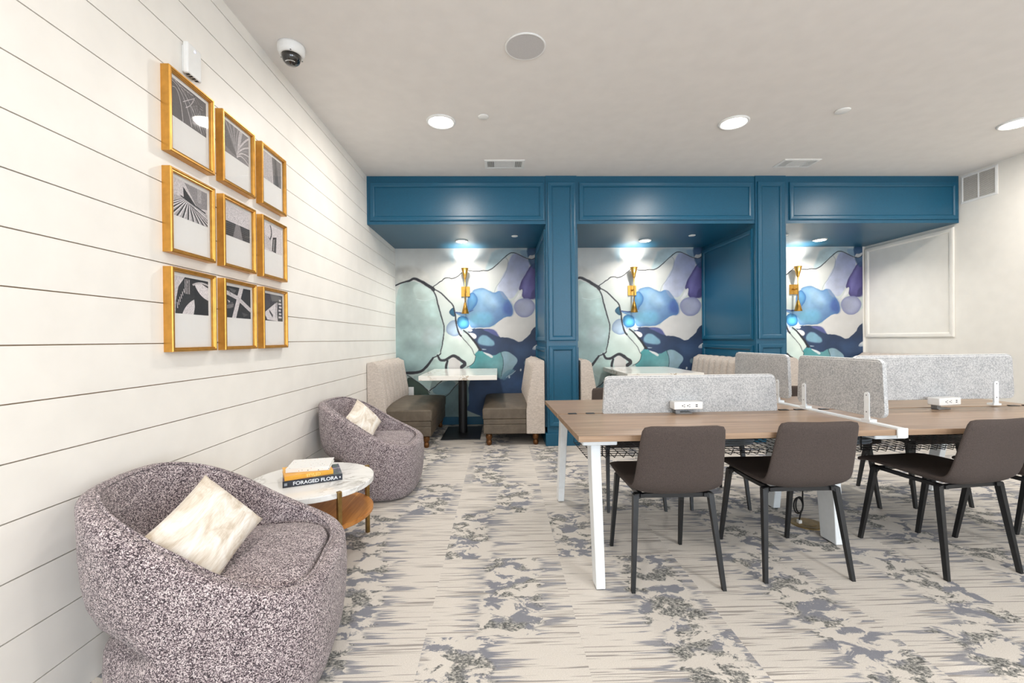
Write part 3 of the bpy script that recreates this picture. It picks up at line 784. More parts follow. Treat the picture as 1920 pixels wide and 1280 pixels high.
# ------------------------------------------------------------------ armchairs
def superr(phi):
    """plan radius: flat wide front, round back (front is +X)"""
    c, s = math.cos(phi), math.sin(phi)
    n = 3.4 if c > 0 else 2.25 + 1.15 * max(0, 1 + 3 * c)
    a = .385 if c > 0 else .40
    b = .372
    return 1.0 / ((abs(c) / a) ** n + (abs(s) / b) ** n) ** (1.0 / n)
def sstep(a, b, x):
    t = max(0, min(1, (x - a) / (b - a))); return t * t * (3 - 2 * t)
def interp(tab, x):
    for (x0, y0), (x1, y1) in zip(tab, tab[1:]):
        if x <= x1: return y0 + (y1 - y0) * (x - x0) / (x1 - x0)
    return tab[-1][1]
def rim_z(phi):
    k = abs(((phi + PI) % (2 * PI)) - PI)
    return .400 + .325 * sstep(.45, 2.75, k)
def armchair_master():
    t = empty('swivel_armchair', (0, 0, 0))
    NS = 120
    m = MB(); rings_by_phi = []
    FRONT = [(0.0, .90), (.06, .955), (.14, .985), (.24, 1.0), (.34, 1.0), (1.0, .985)]
    BACK = [(0.0, .80), (.05, .835), (.14, .86), (.20, .85), (.235, .80), (.255, .69), (.265, .66), (.275, .70), (.30, .82), (.36, .90), (.45, .95), (.60, .985), (1.0, 1.0)]
    hs = [0, .03, .06, .10, .14, .17, .20, .22, .235, .247, .256, .262, .268, .275, .285, .30, .33, .36, .40, .45, .55, .68, .82, .94]
    for i in range(NS):
        phi = 2 * PI * i / NS
        k = abs(((phi + PI) % (2 * PI)) - PI)
        w = sstep(1.65, 2.25, k); R = superr(phi); zr = rim_z(phi)
        prof = []
        lean = sstep(1.0, 2.6, k)
        for h in hs:
            # below .25 use absolute height, above stretch to the rim
            z = .018 + (h if h <= .28 else .28 + (h - .28) / (.94 - .28) * (zr - .018 - .28 - .022))
            f = interp(FRONT, h); bk = interp(BACK, h)
            f = f * (1 - lean * .06 * (1 - min(1, h / .5)))
            prof.append((R * (f * (1 - w) + bk * w), z))
        top = prof[-1][0]
        th = .062
        prof += [(top - .008, zr - .008), (top - .022, zr), (top - .040, zr + .001), (top - .054, zr - .006), (top - th, zr - .02)]
        zin = .30
        for q in (.25, .5, .75, 1.0):
            prof.append((top - th - .03 * q * lean, zr - .02 + (zin - zr + .02) * q))
        rings_by_phi.append([(r * math.cos(phi), r * math.sin(phi), z) for r, z in prof])
    n = len(rings_by_phi[0])
    rings = [[rings_by_phi[i][j] for i in range(NS)] for j in range(n)]
    m.loft(rings)
    m.build('shell', M_boucle, t, smooth=True)
    # piping along the inner line of the rim
    pts = []
    for i in range(NS + 1):
        phi = 2 * PI * i / NS; k = abs(((phi + PI) % (2 * PI)) - PI); R = superr(phi)
        w = sstep(1.65, 2.25, k)
        top = R * (.985 * (1 - w) + w) - .054
        pts.append((top * math.cos(phi), top * math.sin(phi), rim_z(phi) - .003))
    MB().tube(pts, .006, 6).build('piping', M_boucle, t, smooth=True)
    # seat cushion
    m = MB(); rings = []
    prof = [(.93, .30), (.985, .32), (1.0, .36), (.99, .385), (.965, .402), (.90, .414), (.7, .426), (.4, .432), (.12, .434)]
    for f, z in prof:
        r = []
        for i in range(NS):
            phi = 2 * PI * i / NS; k = abs(((phi + PI) % (2 * PI)) - PI)
            R = superr(phi) * .985 - .068 - .018 * sstep(1.0, 2.6, k)
            r.append((R * f * math.cos(phi), R * f * math.sin(phi), z))
        rings.append(r)
    m.loft(rings)
    m.build('seat_cushion', M_boucle, t, smooth=True)
    MB().lathe([(.28, 0), (.285, .008), (.285, .022)], 40).build('swivel_base', M_black, t)
    return t
ac = armchair_master()
place(ac, (-.998, 1.63, 0), math.radians(9), 'purple grey boucle swivel armchair before the gold frames, large cream pillow in it', 'armchair', 'boucle armchairs')
ac2 = copy_tree(ac)
place(ac2, (-1.03, 3.56, 0), math.radians(-1), 'purple grey boucle swivel armchair between the side table and the booth bench', 'armchair', 'boucle armchairs')

def pillow(name, W, H, T, loc, rot, label, cat, group):
    n = 22; m = MB(); top = []; bot = []
    def shape(u, v):
        pin = 1 - .07 * (1 - abs(v) ** 2) * abs(u) ** 3
        pinv = 1 - .07 * (1 - abs(u) ** 2) * abs(v) ** 3
        h = max(0, (1 - abs(u) ** 2.6)) ** .55 * max(0, (1 - abs(v) ** 2.6)) ** .55
        wr = 1 + .08 * math.sin(5 * u + 3 * v) * abs(u * v)
        return u * W / 2 * pin, v * H / 2 * pinv, h * T / 2 * wr + .003
    for s in (1, -1):
        g = [[shape(-1 + 2 * i / n, -1 + 2 * j / n) for i in range(n + 1)] for j in range(n + 1)]
        vs = [(x, y, s * z) for r in g for (x, y, z) in r]
        fs = [(j * (n + 1) + i, j * (n + 1) + i + 1, (j + 1) * (n + 1) + i + 1, (j + 1) * (n + 1) + i) for j in range(n) for i in range(n)]
        m.add(vs, fs)
    # side seam
    def idx_(i, j, s): return (0 if s > 0 else (n + 1) ** 2) + j * (n + 1) + i
    per = [(i, 0) for i in range(n)] + [(n, j) for j in range(n)] + [(i, n) for i in range(n, 0, -1)] + [(0, j) for j in range(n, 0, -1)]
    for a, b in zip(per, per[1:] + per[:1]):
        m.f.append((idx_(*a, 1), idx_(*b, 1), idx_(*b, -1), idx_(*a, -1))); m.m.append(0)
    o = m.build(name, M_pillow, None, smooth=True)
    o.matrix_world = Matrix.Translation(loc) @ rot
    return tag(o, label, cat, group)
def basis(xa, na):
    n_ = Vector(na).normalized(); x = Vector(xa); x = (x - n_ * x.dot(n_)).normalized(); y = n_.cross(x)
    return Matrix((x, y, n_)).transposed().to_4x4()
PILLOW_A = dict(loc=(-1.007, 1.516, 0.557), rot=basis((.1, .75, .35), (.80, -.25, .62)))
PILLOW_B = dict(loc=(-1.079, 3.460, 0.563), rot=basis((.1, .75, .35), (.80, -.25, .62)))
pillow('throw_pillow', .325, .265, .11, PILLOW_A['loc'], PILLOW_A['rot'], 'cream brushed pattern throw pillow in the armchair before the gold frames', 'pillow', 'throw pillows')
pillow('throw_pillow', .335, .272, .11, PILLOW_B['loc'], PILLOW_B['rot'], 'cream throw pillow in the armchair next to the booth bench', 'pillow', 'throw pillows')

# ------------------------------------------------------------------ side table and books
TCX, TCY, TR = -1.075, 2.515, .335
t = empty('side_table', (TCX, TCY, 0), 0, 'round white marble side table with oak shelf and brass legs', 'side table')
MB().lathe([(TR - .003, .385), (TR, .388), (TR, .412), (TR - .003, .415)], 72).build('marble_top', M_marble, t)
sh = MB().lathe([(TR - .008, .212), (TR - .004, .216), (TR - .004, .232), (TR - .008, .2345)], 72).build('oak_shelf', M_oak[1], t)
nst = 9; wst = 2 * (TR - .012) / nst
for k in range(nst):                       # oak staves of the shelf
    x0 = -(TR - .012) + k * wst; x1 = x0 + wst
    def hy(x): return math.sqrt(max(0, (TR - .010) ** 2 - x * x))
    pts = [(x0 + (x1 - x0) * i / 6, -hy(x0 + (x1 - x0) * i / 6)) for i in range(7)] + [(x1 - (x1 - x0) * i / 6, hy(x1 - (x1 - x0) * i / 6)) for i in range(7)]
    pts = [(p[0] * .9985 + (.0004 if i < 7 else -.0004) * 0, p[1]) for i, p in enumerate(pts)]
    st = MB().prism(pts, .2344, .2362).build('stave', M_oak[(k * 2 + k // 3) % 3], sh)
for a in (45, 135, 225, 315):
    x, y = (TR + .002) * math.cos(math.radians(a)), (TR + .002) * math.sin(math.radians(a))
    lg = MB().box(-.011, .011, -.011, .011, 0, .421).build('leg', M_brassdark, t, bevel=.002)
    lg.location = (x, y, 0); lg.rotation_euler = (0, 0, math.radians(a))

def text_mesh(body, size, mat, parent, M, name='title_lettering', bold=0.0, width=None):
    cu = bpy.data.curves.new(name, 'FONT'); cu.body = body; cu.size = size; cu.align_x = 'CENTER'; cu.align_y = 'CENTER'; cu.extrude = .0002; cu.offset = bold
    o = bpy.data.objects.new(name, cu); C.objects.link(o)
    dg = bpy.context.evaluated_depsgraph_get(); me = bpy.data.meshes.new_from_object(o.evaluated_get(dg))
    bpy.data.objects.remove(o)
    if width:
        xs = [v.co.x for v in me.vertices]; k = width / (max(xs) - min(xs))
        for v in me.vertices: v.co.x *= k
    me.materials.clear(); me.materials.append(mat)
    o = bpy.data.objects.new(name, me); C.objects.link(o); o.parent = parent; o.matrix_local = M
    return o
M_bkblack = plain('black_cover', (38, 42, 52), 0.4, var=.25, scale=30)
M_bkflora = None
def cover(name, stops, sc):
    m, nt, b = base_mat(name)
    nt.links.new(ramp(nt, noise(nt, coords(nt), sc, 5, .6, .8), stops), b.inputs['Base Color']); b.inputs['Roughness'].default_value = .35
    return m
M_flora = cover('floral_cover', [(.3, (40, 34, 56)), (.45, (96, 62, 118)), (.55, (60, 98, 84)), (.7, (176, 150, 186))], 16)
M_orange = cover('orange_cover', [(.3, (226, 158, 44)), (.7, (240, 182, 70))], 12)
M_speck = cover('speckled_cover', [(.0, (238, 238, 236)), (.36, (238, 238, 236)), (.38, (240, 239, 237)), (1, (244, 243, 241))], 60)
M_ltgrey = plain('title_white', (226, 230, 234), .5); M_ltyel = plain('title_yellow', (252, 222, 140), .5)
def speckle_mat():
    m, nt, b = base_mat('terrazzo_cover')
    vo = N(nt, 'ShaderNodeTexVoronoi'); vo.inputs['Scale'].default_value = 75
    nt.links.new(coords(nt), vo.inputs['Vector'])
    dots = ramp(nt, vo.outputs['Distance'], [(.16, (255, 255, 255)), (.2, (0, 0, 0))])
    sp = N(nt, 'ShaderNodeSeparateColor'); nt.links.new(vo.outputs['Color'], sp.inputs[0])
    hue = ramp(nt, sp.outputs[0], [(0, (60, 60, 66)), (.35, (196, 84, 60)), (.6, (226, 180, 90)), (.8, (120, 130, 140)), (1, (230, 190, 190))], 'CONSTANT')
    sel = mth(nt, 'GREATER_THAN', sp.outputs[1], .45)
    fac = mth(nt, 'MULTIPLY', sel, dots)
    nt.links.new(mixc(nt, fac, (240, 240, 238), hue), b.inputs['Base Color']); b.inputs['Roughness'].default_value = .35
    return m
M_terr = speckle_mat()
def book(loc, rz, L, D, T, mcover, mspine, label):
    """spine on -Y side, lying flat"""
    t = empty('book', loc, rz, label, 'book', 'books on the side table')
    MB().box(-L/2, L/2, -D/2, D/2, T - .003, T).build('front_cover', mcover, t, bevel=.0008)
    MB().box(-L/2, L/2, -D/2, D/2, 0, .003).build('back_cover', mcover, t, bevel=.0008)
    MB().box(-L/2, L/2, -D/2 - .002, -D/2 + .003, 0, T).build('spine', mspine, t, bevel=.0012)
    MB().box(-L/2 + .004, L/2 - .004, -D/2 + .003, D/2 - .004, .003, T - .003).build('pages', M_paper, t)
    return t
SP = lambda y, z, x=0: Matrix.Translation((x, y, z)) @ Matrix.Rotation(PI/2, 4, 'X')
th = math.atan2(2.491 - 2.363, -.893 + 1.164)
bd = Vector((math.cos(th), math.sin(th), 0)); bn = Vector((-bd.y, bd.x, 0))
bc = Vector((-1.165 + .0, 2.358, 0)) + bd * .150 + bn * .115
b1 = book((bc.x, bc.y, .4152), th, .30, .225, .034, M_flora, M_bkblack, 'thick dark book titled Foraged Flora at the bottom of the stack')
text_mesh('FORAGED FLORA', .026, M_ltgrey, b1, SP(-.1152, .0165, .012), bold=.0006, width=.225)
MB().box(-.142, -.128, -.1152, -.1147, .010, .024).build('publisher_mark', M_grey, b1)
MB().box(.134, .140, -.1152, -.1147, .013, .022).build('publisher_mark', M_ltgrey, b1)
th2 = th + math.radians(4)
c2 = bc + bd * -.025 + bn * .0
b2 = book((c2.x, c2.y, .4494), th2, .245, .20, .024, M_orange, M_orange, 'orange covered book titled Styled in the middle of the stack')
text_mesh('STYLED', .021, M_ltyel, b2, SP(-.1025, .012, .02), bold=.0003)
c3 = bc + bd * -.005 + bn * .03
b3 = book((c3.x, c3.y, .4736), th2 - math.radians(17), .225, .19, .022, M_terr, M_terr, 'white speckled book lying askew on top of the stack')

# ------------------------------------------------------------------ pictures on the shiplap wall
FW, FH = .30, .374
def rect(x0, y0, x1, y1): return [(x0, y0), (x1, y0), (x1, y1), (x0, y1)]
def stroke(pts, w):
    L, R = [], []
    for i, p in enumerate(pts):
        a = Vector(pts[max(i - 1, 0)]); b = Vector(pts[min(i + 1, len(pts) - 1)]); d = (b - a).normalized(); n_ = Vector((-d.y, d.x)) * w / 2
        L.append((p[0] + n_.x, p[1] + n_.y)); R.append((p[0] - n_.x, p[1] - n_.y))
    return L + R[::-1]
def arc(cx, cy, r, a0, a1, n=14, ry=None): return [(cx + r * math.cos(math.radians(a0 + (a1 - a0) * i / n)), cy + (ry or r) * math.sin(math.radians(a0 + (a1 - a0) * i / n))) for i in range(n + 1)]
def quad(p0, p1, p2, n=12): return [((1-t)**2*p0[0] + 2*t*(1-t)*p1[0] + t*t*p2[0], (1-t)**2*p0[1] + 2*t*(1-t)*p1[1] + t*t*p2[1]) for t in [i / n for i in range(n + 1)]]
def clip(pts):                                # keep the print inside its own sheet
    out = pts
    for ax, lim, sgn in ((0, 0, 1), (0, 1, -1), (1, 0, 1), (1, 1, -1)):
        src, out = out, []
        for i, p in enumerate(src):
            q = src[(i + 1) % len(src)]
            ip, iq = sgn * (p[ax] - lim) >= 0, sgn * (q[ax] - lim) >= 0
            if ip: out.append(p)
            if ip != iq:
                t = (lim - p[ax]) / (q[ax] - p[ax]); out.append((p[0] + (q[0] - p[0]) * t, p[1] + (q[1] - p[1]) * t))
        if not out: return []
    return out
pr = random.Random(5)
PR = []
p = [(104, rect(0, 0, 1, 1))]
for k in range(26):
    xa, ya = pr.uniform(.55, .95), pr.uniform(.1, .95)
    p.append((pr.choice((84, 132, 150, 92)), rect(xa, ya, xa + pr.uniform(.03, .1), ya + pr.uniform(.02, .06))))
for c in (((.02, .75), (.22, .95), (.30, .0)), ((.0, .92), (.35, .9), (.55, .02)), ((.1, .98), (.5, .8), (.85, .02)), ((.3, .55), (.5, .75), (.65, .9)), ((.38, .45), (.55, .6), (.62, .85)), ((.0, .98), (.35, .9), (.6, .93))): p.append((206, stroke(quad(*c), .016)))
for k in range(5): p.append((170, stroke([(.5 + .07 * k, .62), (.66 + .09 * k, .05)], .012)))
for k in range(7): p.append((150, stroke([(.12 + .09 * k, .95), (.2 + .1 * k, .78)], .012)))
PR.append(p)
p = [(140, rect(0, 0, 1, 1)), (112, [(0, 1), (.5, .05), (0, .2)])]
for k in range(7): p.append(((212, 156)[k % 2], stroke(quad((.5, .05), (.55 + .02 * k, .5 - .03 * k), (1.02, .98 - .16 * k)), .05 - .003 * k)))
for k in range(7): p.append(((190, 120)[k % 2], stroke(quad((.5, .05), (.4, .5), (.02 + .09 * k, 1.0)), .022)))
p.append((196, quad((.5, .05), (.5, .6), (.62, 1)) + [(.74, 1), (.6, .4)]))
PR.append(p)
p = [(214, rect(0, 0, 1, 1))]
for k in range(9): p.append((150 - 6 * (k % 3), stroke([(.04 + .055 * k, 0), (.04 + .055 * k, 1)], .014)))
p += [(122, [(.5, 1), (1, 1), (1, 0), (.56, 0)]), (92, [(.62, 1), (.72, 1), (.86, 0), (.66, 0)])]
for k in range(5): p.append((146, stroke([(.76 + .05 * k, 1), (.9 + .02 * k, 0)], .008)))
PR.append(p)
p = [(212, rect(0, 0, 1, 1)), (150, [(.32, .98), (1, .98), (1, .5), (.7, .42)]), (176, rect(.7, .6, .82, .98)), (66, [(.28, .86), (.30, .52), (.70, .42)]), (60, [(.2, .60), (.22, .56), (.95, .36), (.95, .40)]), (188, [(0, .55), (.2, .56), (.95, .36), (1, .34), (1, 0), (0, 0)])]
for k in range(14):
    a = -.55 + k * .16
    p.append((58, stroke([(.30 + .022 * k, .535 - .010 * k), (a, -.02)], .030)))
    p.append((236, stroke([(.31 + .022 * k, .535 - .010 * k), (a + .055, -.02)], .024)))
PR.append(p)
p = [(214, rect(0, .46, 1, 1)), (92, rect(0, 0, 1, .46)), (140, [(.42, .46), (.58, .46), (.70, 0), (.30, 0)])]
for k in range(7): p.append((62, stroke([(0, .42 - .065 * k), (.40 - .015 * k, .44 - .065 * k)], .022))); p.append((62, stroke([(.60 + .015 * k, .44 - .065 * k), (1, .42 - .065 * k)], .022)))
for k in range(26):
    x, y = pr.uniform(.1, .9), pr.uniform(.52, .95); p.append((70, [(x - .018, y + .012), (x, y), (x + .018, y + .014), (x, y - .010)]))
PR.append(p)
p = [(220, rect(0, 0, 1, 1)), (206, [(0, .62), (.4, .4), (.42, 0), (0, .1)]), (48, stroke(quad((.36, .98), (.50, .72), (.36, .46)), .045)), (120, [(.22, .52), (.40, .46), (.36, .40)]), (58, [(.5, .56), (.70, .62), (.66, .0), (.44, .04)]), (210, stroke([(.56, .5), (.52, .05)], .03)), (150, stroke([(.63, .55), (.59, .02)], .018))]
PR.append(p)
p = [(58, rect(0, 0, 1, 1)), (214, [(0, 1), (.3, 1), (.12, .72), (.05, .35), (.03, 0), (0, 0)]), (216, quad((.22, .0), (.32, .28), (.56, .42)) + [(.58, .22), (.54, .0)]), (226, quad((.58, .84), (.72, .52), (1, .44)) + [(1, .80), (.78, .90)]), (196, stroke(quad((.52, .82), (.75, .98), (1, .88)), .05)), (50, quad((.56, .78), (.66, .5), (1, .40)) + [(1, 0), (.58, 0)])]
for k in range(9):
    x = .08 + .036 * k; p.append((222, stroke([(x, .30 + .075 * k), (x + .012, .14 + .088 * k)], .016)))
for k in range(4): p.append((206, stroke([(.30 + .04 * k, .95), (.30 + .04 * k, .55)], .014)))
PR.append(p)
p = [(56, rect(0, 0, 1, 1)), (214, stroke([(.62, 1.02), (.30, -.02)], .15)), (206, stroke([(-.02, .80), (.45, .66), (1.02, .28)], .13)), (150, stroke([(.18, .72), (.12, .86)], .03)), (128, [(.02, .38), (.3, .46), (.28, .34), (.05, .28)]), (210, [(.05, .56), (.16, .52), (.12, .47)]), (86, [(.62, .2), (.9, .14), (.7, .05)]), (98, [(.1, .95), (.4, .9), (.3, .75)])]
for k in range(4): p.append((140, stroke([(.03 + .05 * k, .28), (.10 + .05 * k, .5)], .014)))
PR.append(p)
p = [(62, rect(0, 0, 1, 1)), (78, [(0, 1), (.35, .95), (.3, .55), (0, .4)]), (100, [(.3, 1), (.75, 1), (1, .86), (.42, .72)]), (222, [(0, .28), (.62, .70), (.72, .0), (.16, .04)]), (66, [(.26, .42), (.46, .22), (.44, .12), (.28, .30)]), (206, stroke([(.68, .72), (.66, .1)], .05)), (58, stroke([(.62, .6), (.60, .12)], .016))]
for k in range(6): p.append((214, rect(.76 + .03 * (k % 2), .12 + .13 * k, .94 - .02 * (k % 3), .19 + .13 * k)))
PR.append(p)
FRY = (1.936, 2.303, 2.676); FRZ = (2.034, 1.594, 1.157)
pl = [['spiral stair lines in grey', 'curved fan ribs in grey', 'vertical grey curtain lines'],
      ['dark triangle over radiating beams', 'birds over a dark roof ridge', 'thin black arc beside a dark tower'],
      ['white curved ramp and dark atrium', 'pale crossing beams over dark panes', 'white gabled house in dark shade']]
gold_prof = [(0, 0), (0, .036), (.003, .040), (.009, .040), (.012, .036), (.0165, .037), (.019, .033), (.019, .022)]
fr_mesh = frame_loop(MB(), 0, FW, 0, FH, gold_prof, lambda u, v, h: (h, u, v)).mesh('moulding', M_gold)
mat_mesh = MB().box(.004, .020, .012, FW - .012, .012, FH - .012).mesh('mat_board', M_mat)
gl_mesh = MB().box(.0262, .0274, .016, FW - .016, .016, FH - .016).mesh('glass', M_glass)
for r in range(3):
    for c in range(3):
        t = empty('picture_frame', (XL, FRY[c], FRZ[r]), 0, 'gold framed print of ' + pl[r][c] + ' on shiplap', 'picture', 'gold framed prints')
        for nm, me in (('moulding', fr_mesh), ('mat_board', mat_mesh), ('glass', gl_mesh)):
            o = bpy.data.objects.new(nm, me); C.objects.link(o); o.parent = t
        shapes = PR[r * 3 + c]; m = MB(); mats = []
        for k, (g, pts) in enumerate(shapes):
            pts = clip(pts)
            if len(pts) < 3: continue
            gm = grey_print(g)
            if gm not in mats: mats.append(gm)
            h = .0202 + .00004 * k
            m.add([(h, .036 + px * .228, .172 + py * .168) for px, py in pts], [tuple(range(len(pts)))], mats.index(gm))
        me = bpy.data.meshes.new('print'); me.from_pydata(m.v, [], m.f)
        for gm in mats: me.materials.append(gm)
        for pp, mi in zip(me.polygons, m.m): pp.material_index = mi
        o = bpy.data.objects.new('print', me); C.objects.link(o); o.parent = t

t = empty('wireless_access_point', (XL, 2.105, 2.445), 0, 'small white wireless access point with blue light above the gold frames', 'router')
MB().box(0, .012, -.040, .040, .008, .132).build('wall_bracket', M_white, t, bevel=.004)
MB().box(.010, .034, -.048, .048, 0, .145).build('body', M_white, t, bevel=.007, seg=3)
sl = MB().lathe([(.0045, 0), (.0045, .001), (.001, .0015)], 14).build('status_light', M_led, t)
sl.location = (.0338, .0, .122); sl.rotation_euler = (0, PI/2, 0)
for k in range(4): MB().box(.014, .030, -.036 + k * .019, -.024 + k * .019, -.0006, .004).build('port', M_ventdark, t)

# ------------------------------------------------------------------ workstation desk
DR = .0276
desk = empty('bench_desk', (.366, 2.041, 0), DR, 'long walnut laminate bench desk for eight with white steel legs', 'desk')
DM = Matrix.Translation((.366, 2.041, 0)) @ Matrix.Rotation(DR, 4, 'Z')
A1, A2, A3 = 0.0, 1.588, 3.115
DZ0, DZ1 = .712, .74
for a0, a1 in ((A1, A2 - .006), (A2 + .006, A3)):
    for b0, b1 in ((0, .598), (.622, 1.205)):
        MB().box(a0, a1, b0, b1, DZ0, DZ1).build('desktop', M_desk, desk, bevel=.0015)
    MB().box(a0 + .08, a1 - .08, .590, .630, .668, .711).build('centre_channel', M_darkbeam, desk)
    for b in (.18, 1.02): MB().box(a0 + .12, a1 - .12, b - .025, b + .025, .672, DZ0).build('support_rail', M_darkbeam, desk)
    for a in (a0 + .09, a0 + .20, a1 - .16, a1 - .06):
        MB().box(a - .025, a + .025, .596, .628, DZ1 - .002, DZ1 + .0035).build('cable_clip', M_black, desk)
def beam(a):
    MB().box(a - .085, a + .085, .05, 1.155, .682, DZ0).build('cross_beam', M_whitemetal, desk, bevel=.006)
for a, fb, inset in ((.115, (.055, 1.185), 0), (A2, (.42, .97), 1), (A3 - .115, (.055, 1.185), 0)):
    beam(a)
    for k, b in enumerate(fb):
        s = -1 if k == 0 else 1
        tb = b - s * (.13 if not inset else .07)
        m = MB(); m.bar((a - .01, b, .006), (a, tb, .684), (.045, .075) if not inset else (.05, .12), (.05, .085) if not inset else (.05, .15))
        lg = m.build('leg', M_whitemetal, desk, bevel=.004)
        MB().box(a - .03, a + .006, b - .02, b + .02, 0, .008).build('glide', M_black, lg)
# white top bar that joins the two desk units
m = MB(); m.box(A2 - .02, A2 + .02, -.004, 1.209, DZ1, DZ1 + .008); m.box(A2 - .026, A2 + .026, -.011, -.0035, .702, DZ1 + .0084)
m.build('joining_bar', M_whitemetal, desk)
# wire cable trays
for a0, a1 in ((.14, 1.46), (1.72, 2.98)):
    m = MB(); z = .515; b0, b1 = .47, .80; na = int((a1 - a0) / .052)
    for i in range(na + 1):
        a = a0 + (a1 - a0) * i / na
        m.tube([(a + .02, b0 - .02, z + .028), (a, b0 - .03, z), (a, b1 + .03, z), (a, b1 + .02, z + .03)], .0024, 4)
    for k in range(8):
        b = b0 + (b1 - b0) * k / 7
        m.tube([(a0, b, z + .003), (a1, b, z + .003)], .0024, 4)
    tr = m.build('cable_tray', M_wire, desk)
    h = MB()
    for a in (a0 + .10, a1 - .10):
        for b in (b0 + .02, b1 - .02): h.tube([(a, b, z), (a, b, .69)], .004, 6)
    h.build('tray_hanger', M_wire, tr)

def rr(x0, x1, z0, z1, r, taper=.0):
    pts = []
    for cx, cz, a0 in ((x1 - r - taper, z1 - r, 0), (x0 + r + taper, z1 - r, 90), (x0 + r, z0 + r, 180), (x1 - r, z0 + r, 270)):
        for k in range(7):
            a = math.radians(a0 + 15 * k); pts.append((cx + r * math.cos(a), cz + r * math.sin(a)))
    return pts
def screen(name_label, M, L, z0, z1, brackets, side, group='felt desk screens'):
    """panel in the local XZ plane, thickness along Y; brackets on the side given"""
    t = bpy.data.objects.new('desk_screen', None); C.objects.link(t); t.matrix_world = M; t.empty_display_size = .1
    tag(t, name_label, 'desk screen', group)
    MB().prism(rr(0, L, z0, z1, .035, .012), -.011, .011, ax='y').build('felt_panel', M_felt, t, bevel=.002)
    m = MB(); pts = rr(0, L, z0, z1, .035, .012); n = len(pts)
    m.tube([(p[0], .0, p[1] - .0096) for p in pts[3:11]], .0118, 8)
    m.build('edge_band', M_feltedge, t, smooth=True)
    for x in brackets:
        k = MB(); y = side * .0145
        ya, yb = min(y - .003, y + .003), max(y - .003, y + .003)
        k.prism([(x - .015, .0), (x + .015, .0), (x + .015, .14)] + arc(x, .14, .015, 0, 180, 8)[1:-1] + [(x - .015, .14)], ya, yb, ax='y')
        k.box(x - .022, x + .03, -.02, .02, 0, .012)
        k.box(x + .004, x + .03, -side * .004 - .004, -side * .004 + .004, 0, .05)
        k.build('bracket', M_whitemetal, t)
        for zz in (.05, .138):
            sc_ = MB().lathe([(.0035, -.001), (.0035, .0012)], 8).build('screw', M_greyclip, t)
            sc_.location = (x, y + side * .003, zz); sc_.rotation_euler = (PI/2, 0, 0)
    return t
D0 = DM @ Matrix.Translation((0, 0, DZ1))
screen('long bluish grey felt screen on the desk centre line with power box before it', D0 @ Matrix.Translation((.275, .610, 0)), 1.10, -.022, .226, [], -1)
screen('long grey felt desk screen raised on white brackets above a gap', D0 @ Matrix.Translation((1.862, .610, .0085)), 1.085, .042, .325, (.12, .955), -1)
# across the joint of the two units: local X runs along the joint
RX = Matrix.Rotation(PI/2, 4, 'Z')
screen('short grey felt divider across the desk joint, farther from the booths', D0 @ Matrix.Translation((A2, .075, .0085)) @ RX, .625, .028, .328, (.10, .56), 1)
screen('short grey felt divider across the desk joint, nearer the booths', D0 @ Matrix.Translation((A2, .78, .0085)) @ RX, .64, .034, .328, (.11, .53), 1)
def power_box(a, b, rz, label):
    t = bpy.data.objects.new('power_module', None); C.objects.link(t); t.empty_display_size = .05
    t.matrix_world = D0 @ Matrix.Translation((a, b, 0)) @ Matrix.Rotation(rz, 4, 'Z'); tag(t, label, 'power outlet', 'desk power boxes')
    MB().box(-.088, .088, -.055, .012, .028, .074).build('housing', M_white, t, bevel=.005, seg=3)
    m = MB(); m.box(-.070, -.040, -.03, .004, 0, .030); m.box(-.070, .03, -.038, .004, 0, .008)
    m.build('clamp', M_greyclip, t, bevel=.002)
    for x in (-.030, .002):
        for dx, dz, w_, h_ in ((-.007, 0, .003, .003), (.004, .006, .004, .0015), (.004, -.006, .004, .0015)):
            MB().box(x + dx - w_, x + dx + w_, -.0556, -.053, .051 + dz - h_, .051 + dz + h_).build('socket_slot', M_black, t)
    for dz in (-.005, .005): MB().box(.043, .055, -.0556, -.053, .051 + dz - .0025, .051 + dz + .0025).build('usb_port', M_black, t)
power_box(.775, .580, 0, 'white power box with two sockets clamped before the bluish felt screen')
power_box(2.40, .560, math.radians(10), 'white power box with two sockets clamped at the raised long felt screen')

# cables in the trays and the floor box
def cable(name, pts, r, mat, label, cat, group=None):
    cu = bpy.data.curves.new(name, 'CURVE'); cu.dimensions = '3D'; cu.bevel_depth = r; cu.bevel_resolution = 2
    sp = cu.splines.new('NURBS'); sp.points.add(len(pts) - 1); sp.use_endpoint_u = True; sp.order_u = 3
    for q, p_ in zip(sp.points, pts): q.co = (*p_, 1)
    tmp = bpy.data.objects.new(name, cu); C.objects.link(tmp)
    dg = bpy.context.evaluated_depsgraph_get(); me = bpy.data.meshes.new_from_object(tmp.evaluated_get(dg)); bpy.data.objects.remove(tmp)
    me.materials.clear(); me.materials.append(mat)
    o = bpy.data.objects.new(name, me); C.objects.link(o)
    for p_ in me.polygons: p_.use_smooth = True
    return tag(o, label, cat, group)
def dpt(a, b, z): return tuple(DM @ Vector((a, b, z)))
pts = []
for k in range(46):
    a = k * .55; pts.append(dpt(1.10 + .11 * math.cos(a) + .012 * math.sin(k * 1.7), .60 + .055 * math.sin(a) + .01 * math.cos(k * 2.1), .535 + .0012 * k))
pts.append(dpt(1.30, .57, .60)); pts.append(dpt(1.33, .56, .655))
cable('power_cable', pts, .007, M_grey, 'coiled grey power cable in the wire tray under the bluish screen', 'cable', 'desk cables')
pts = []
for k in range(26):
    a = k * .6; pts.append(dpt(1.85 + .09 * math.cos(a), .56 + .05 * math.sin(a), .535 + .0015 * k))
pts.append(dpt(1.74, .57, .60)); pts.append(dpt(1.73, .56, .655))
cable('power_cable', pts, .007, M_grey, 'coiled grey power cable in the wire tray beside the desk joint', 'cable', 'desk cables')
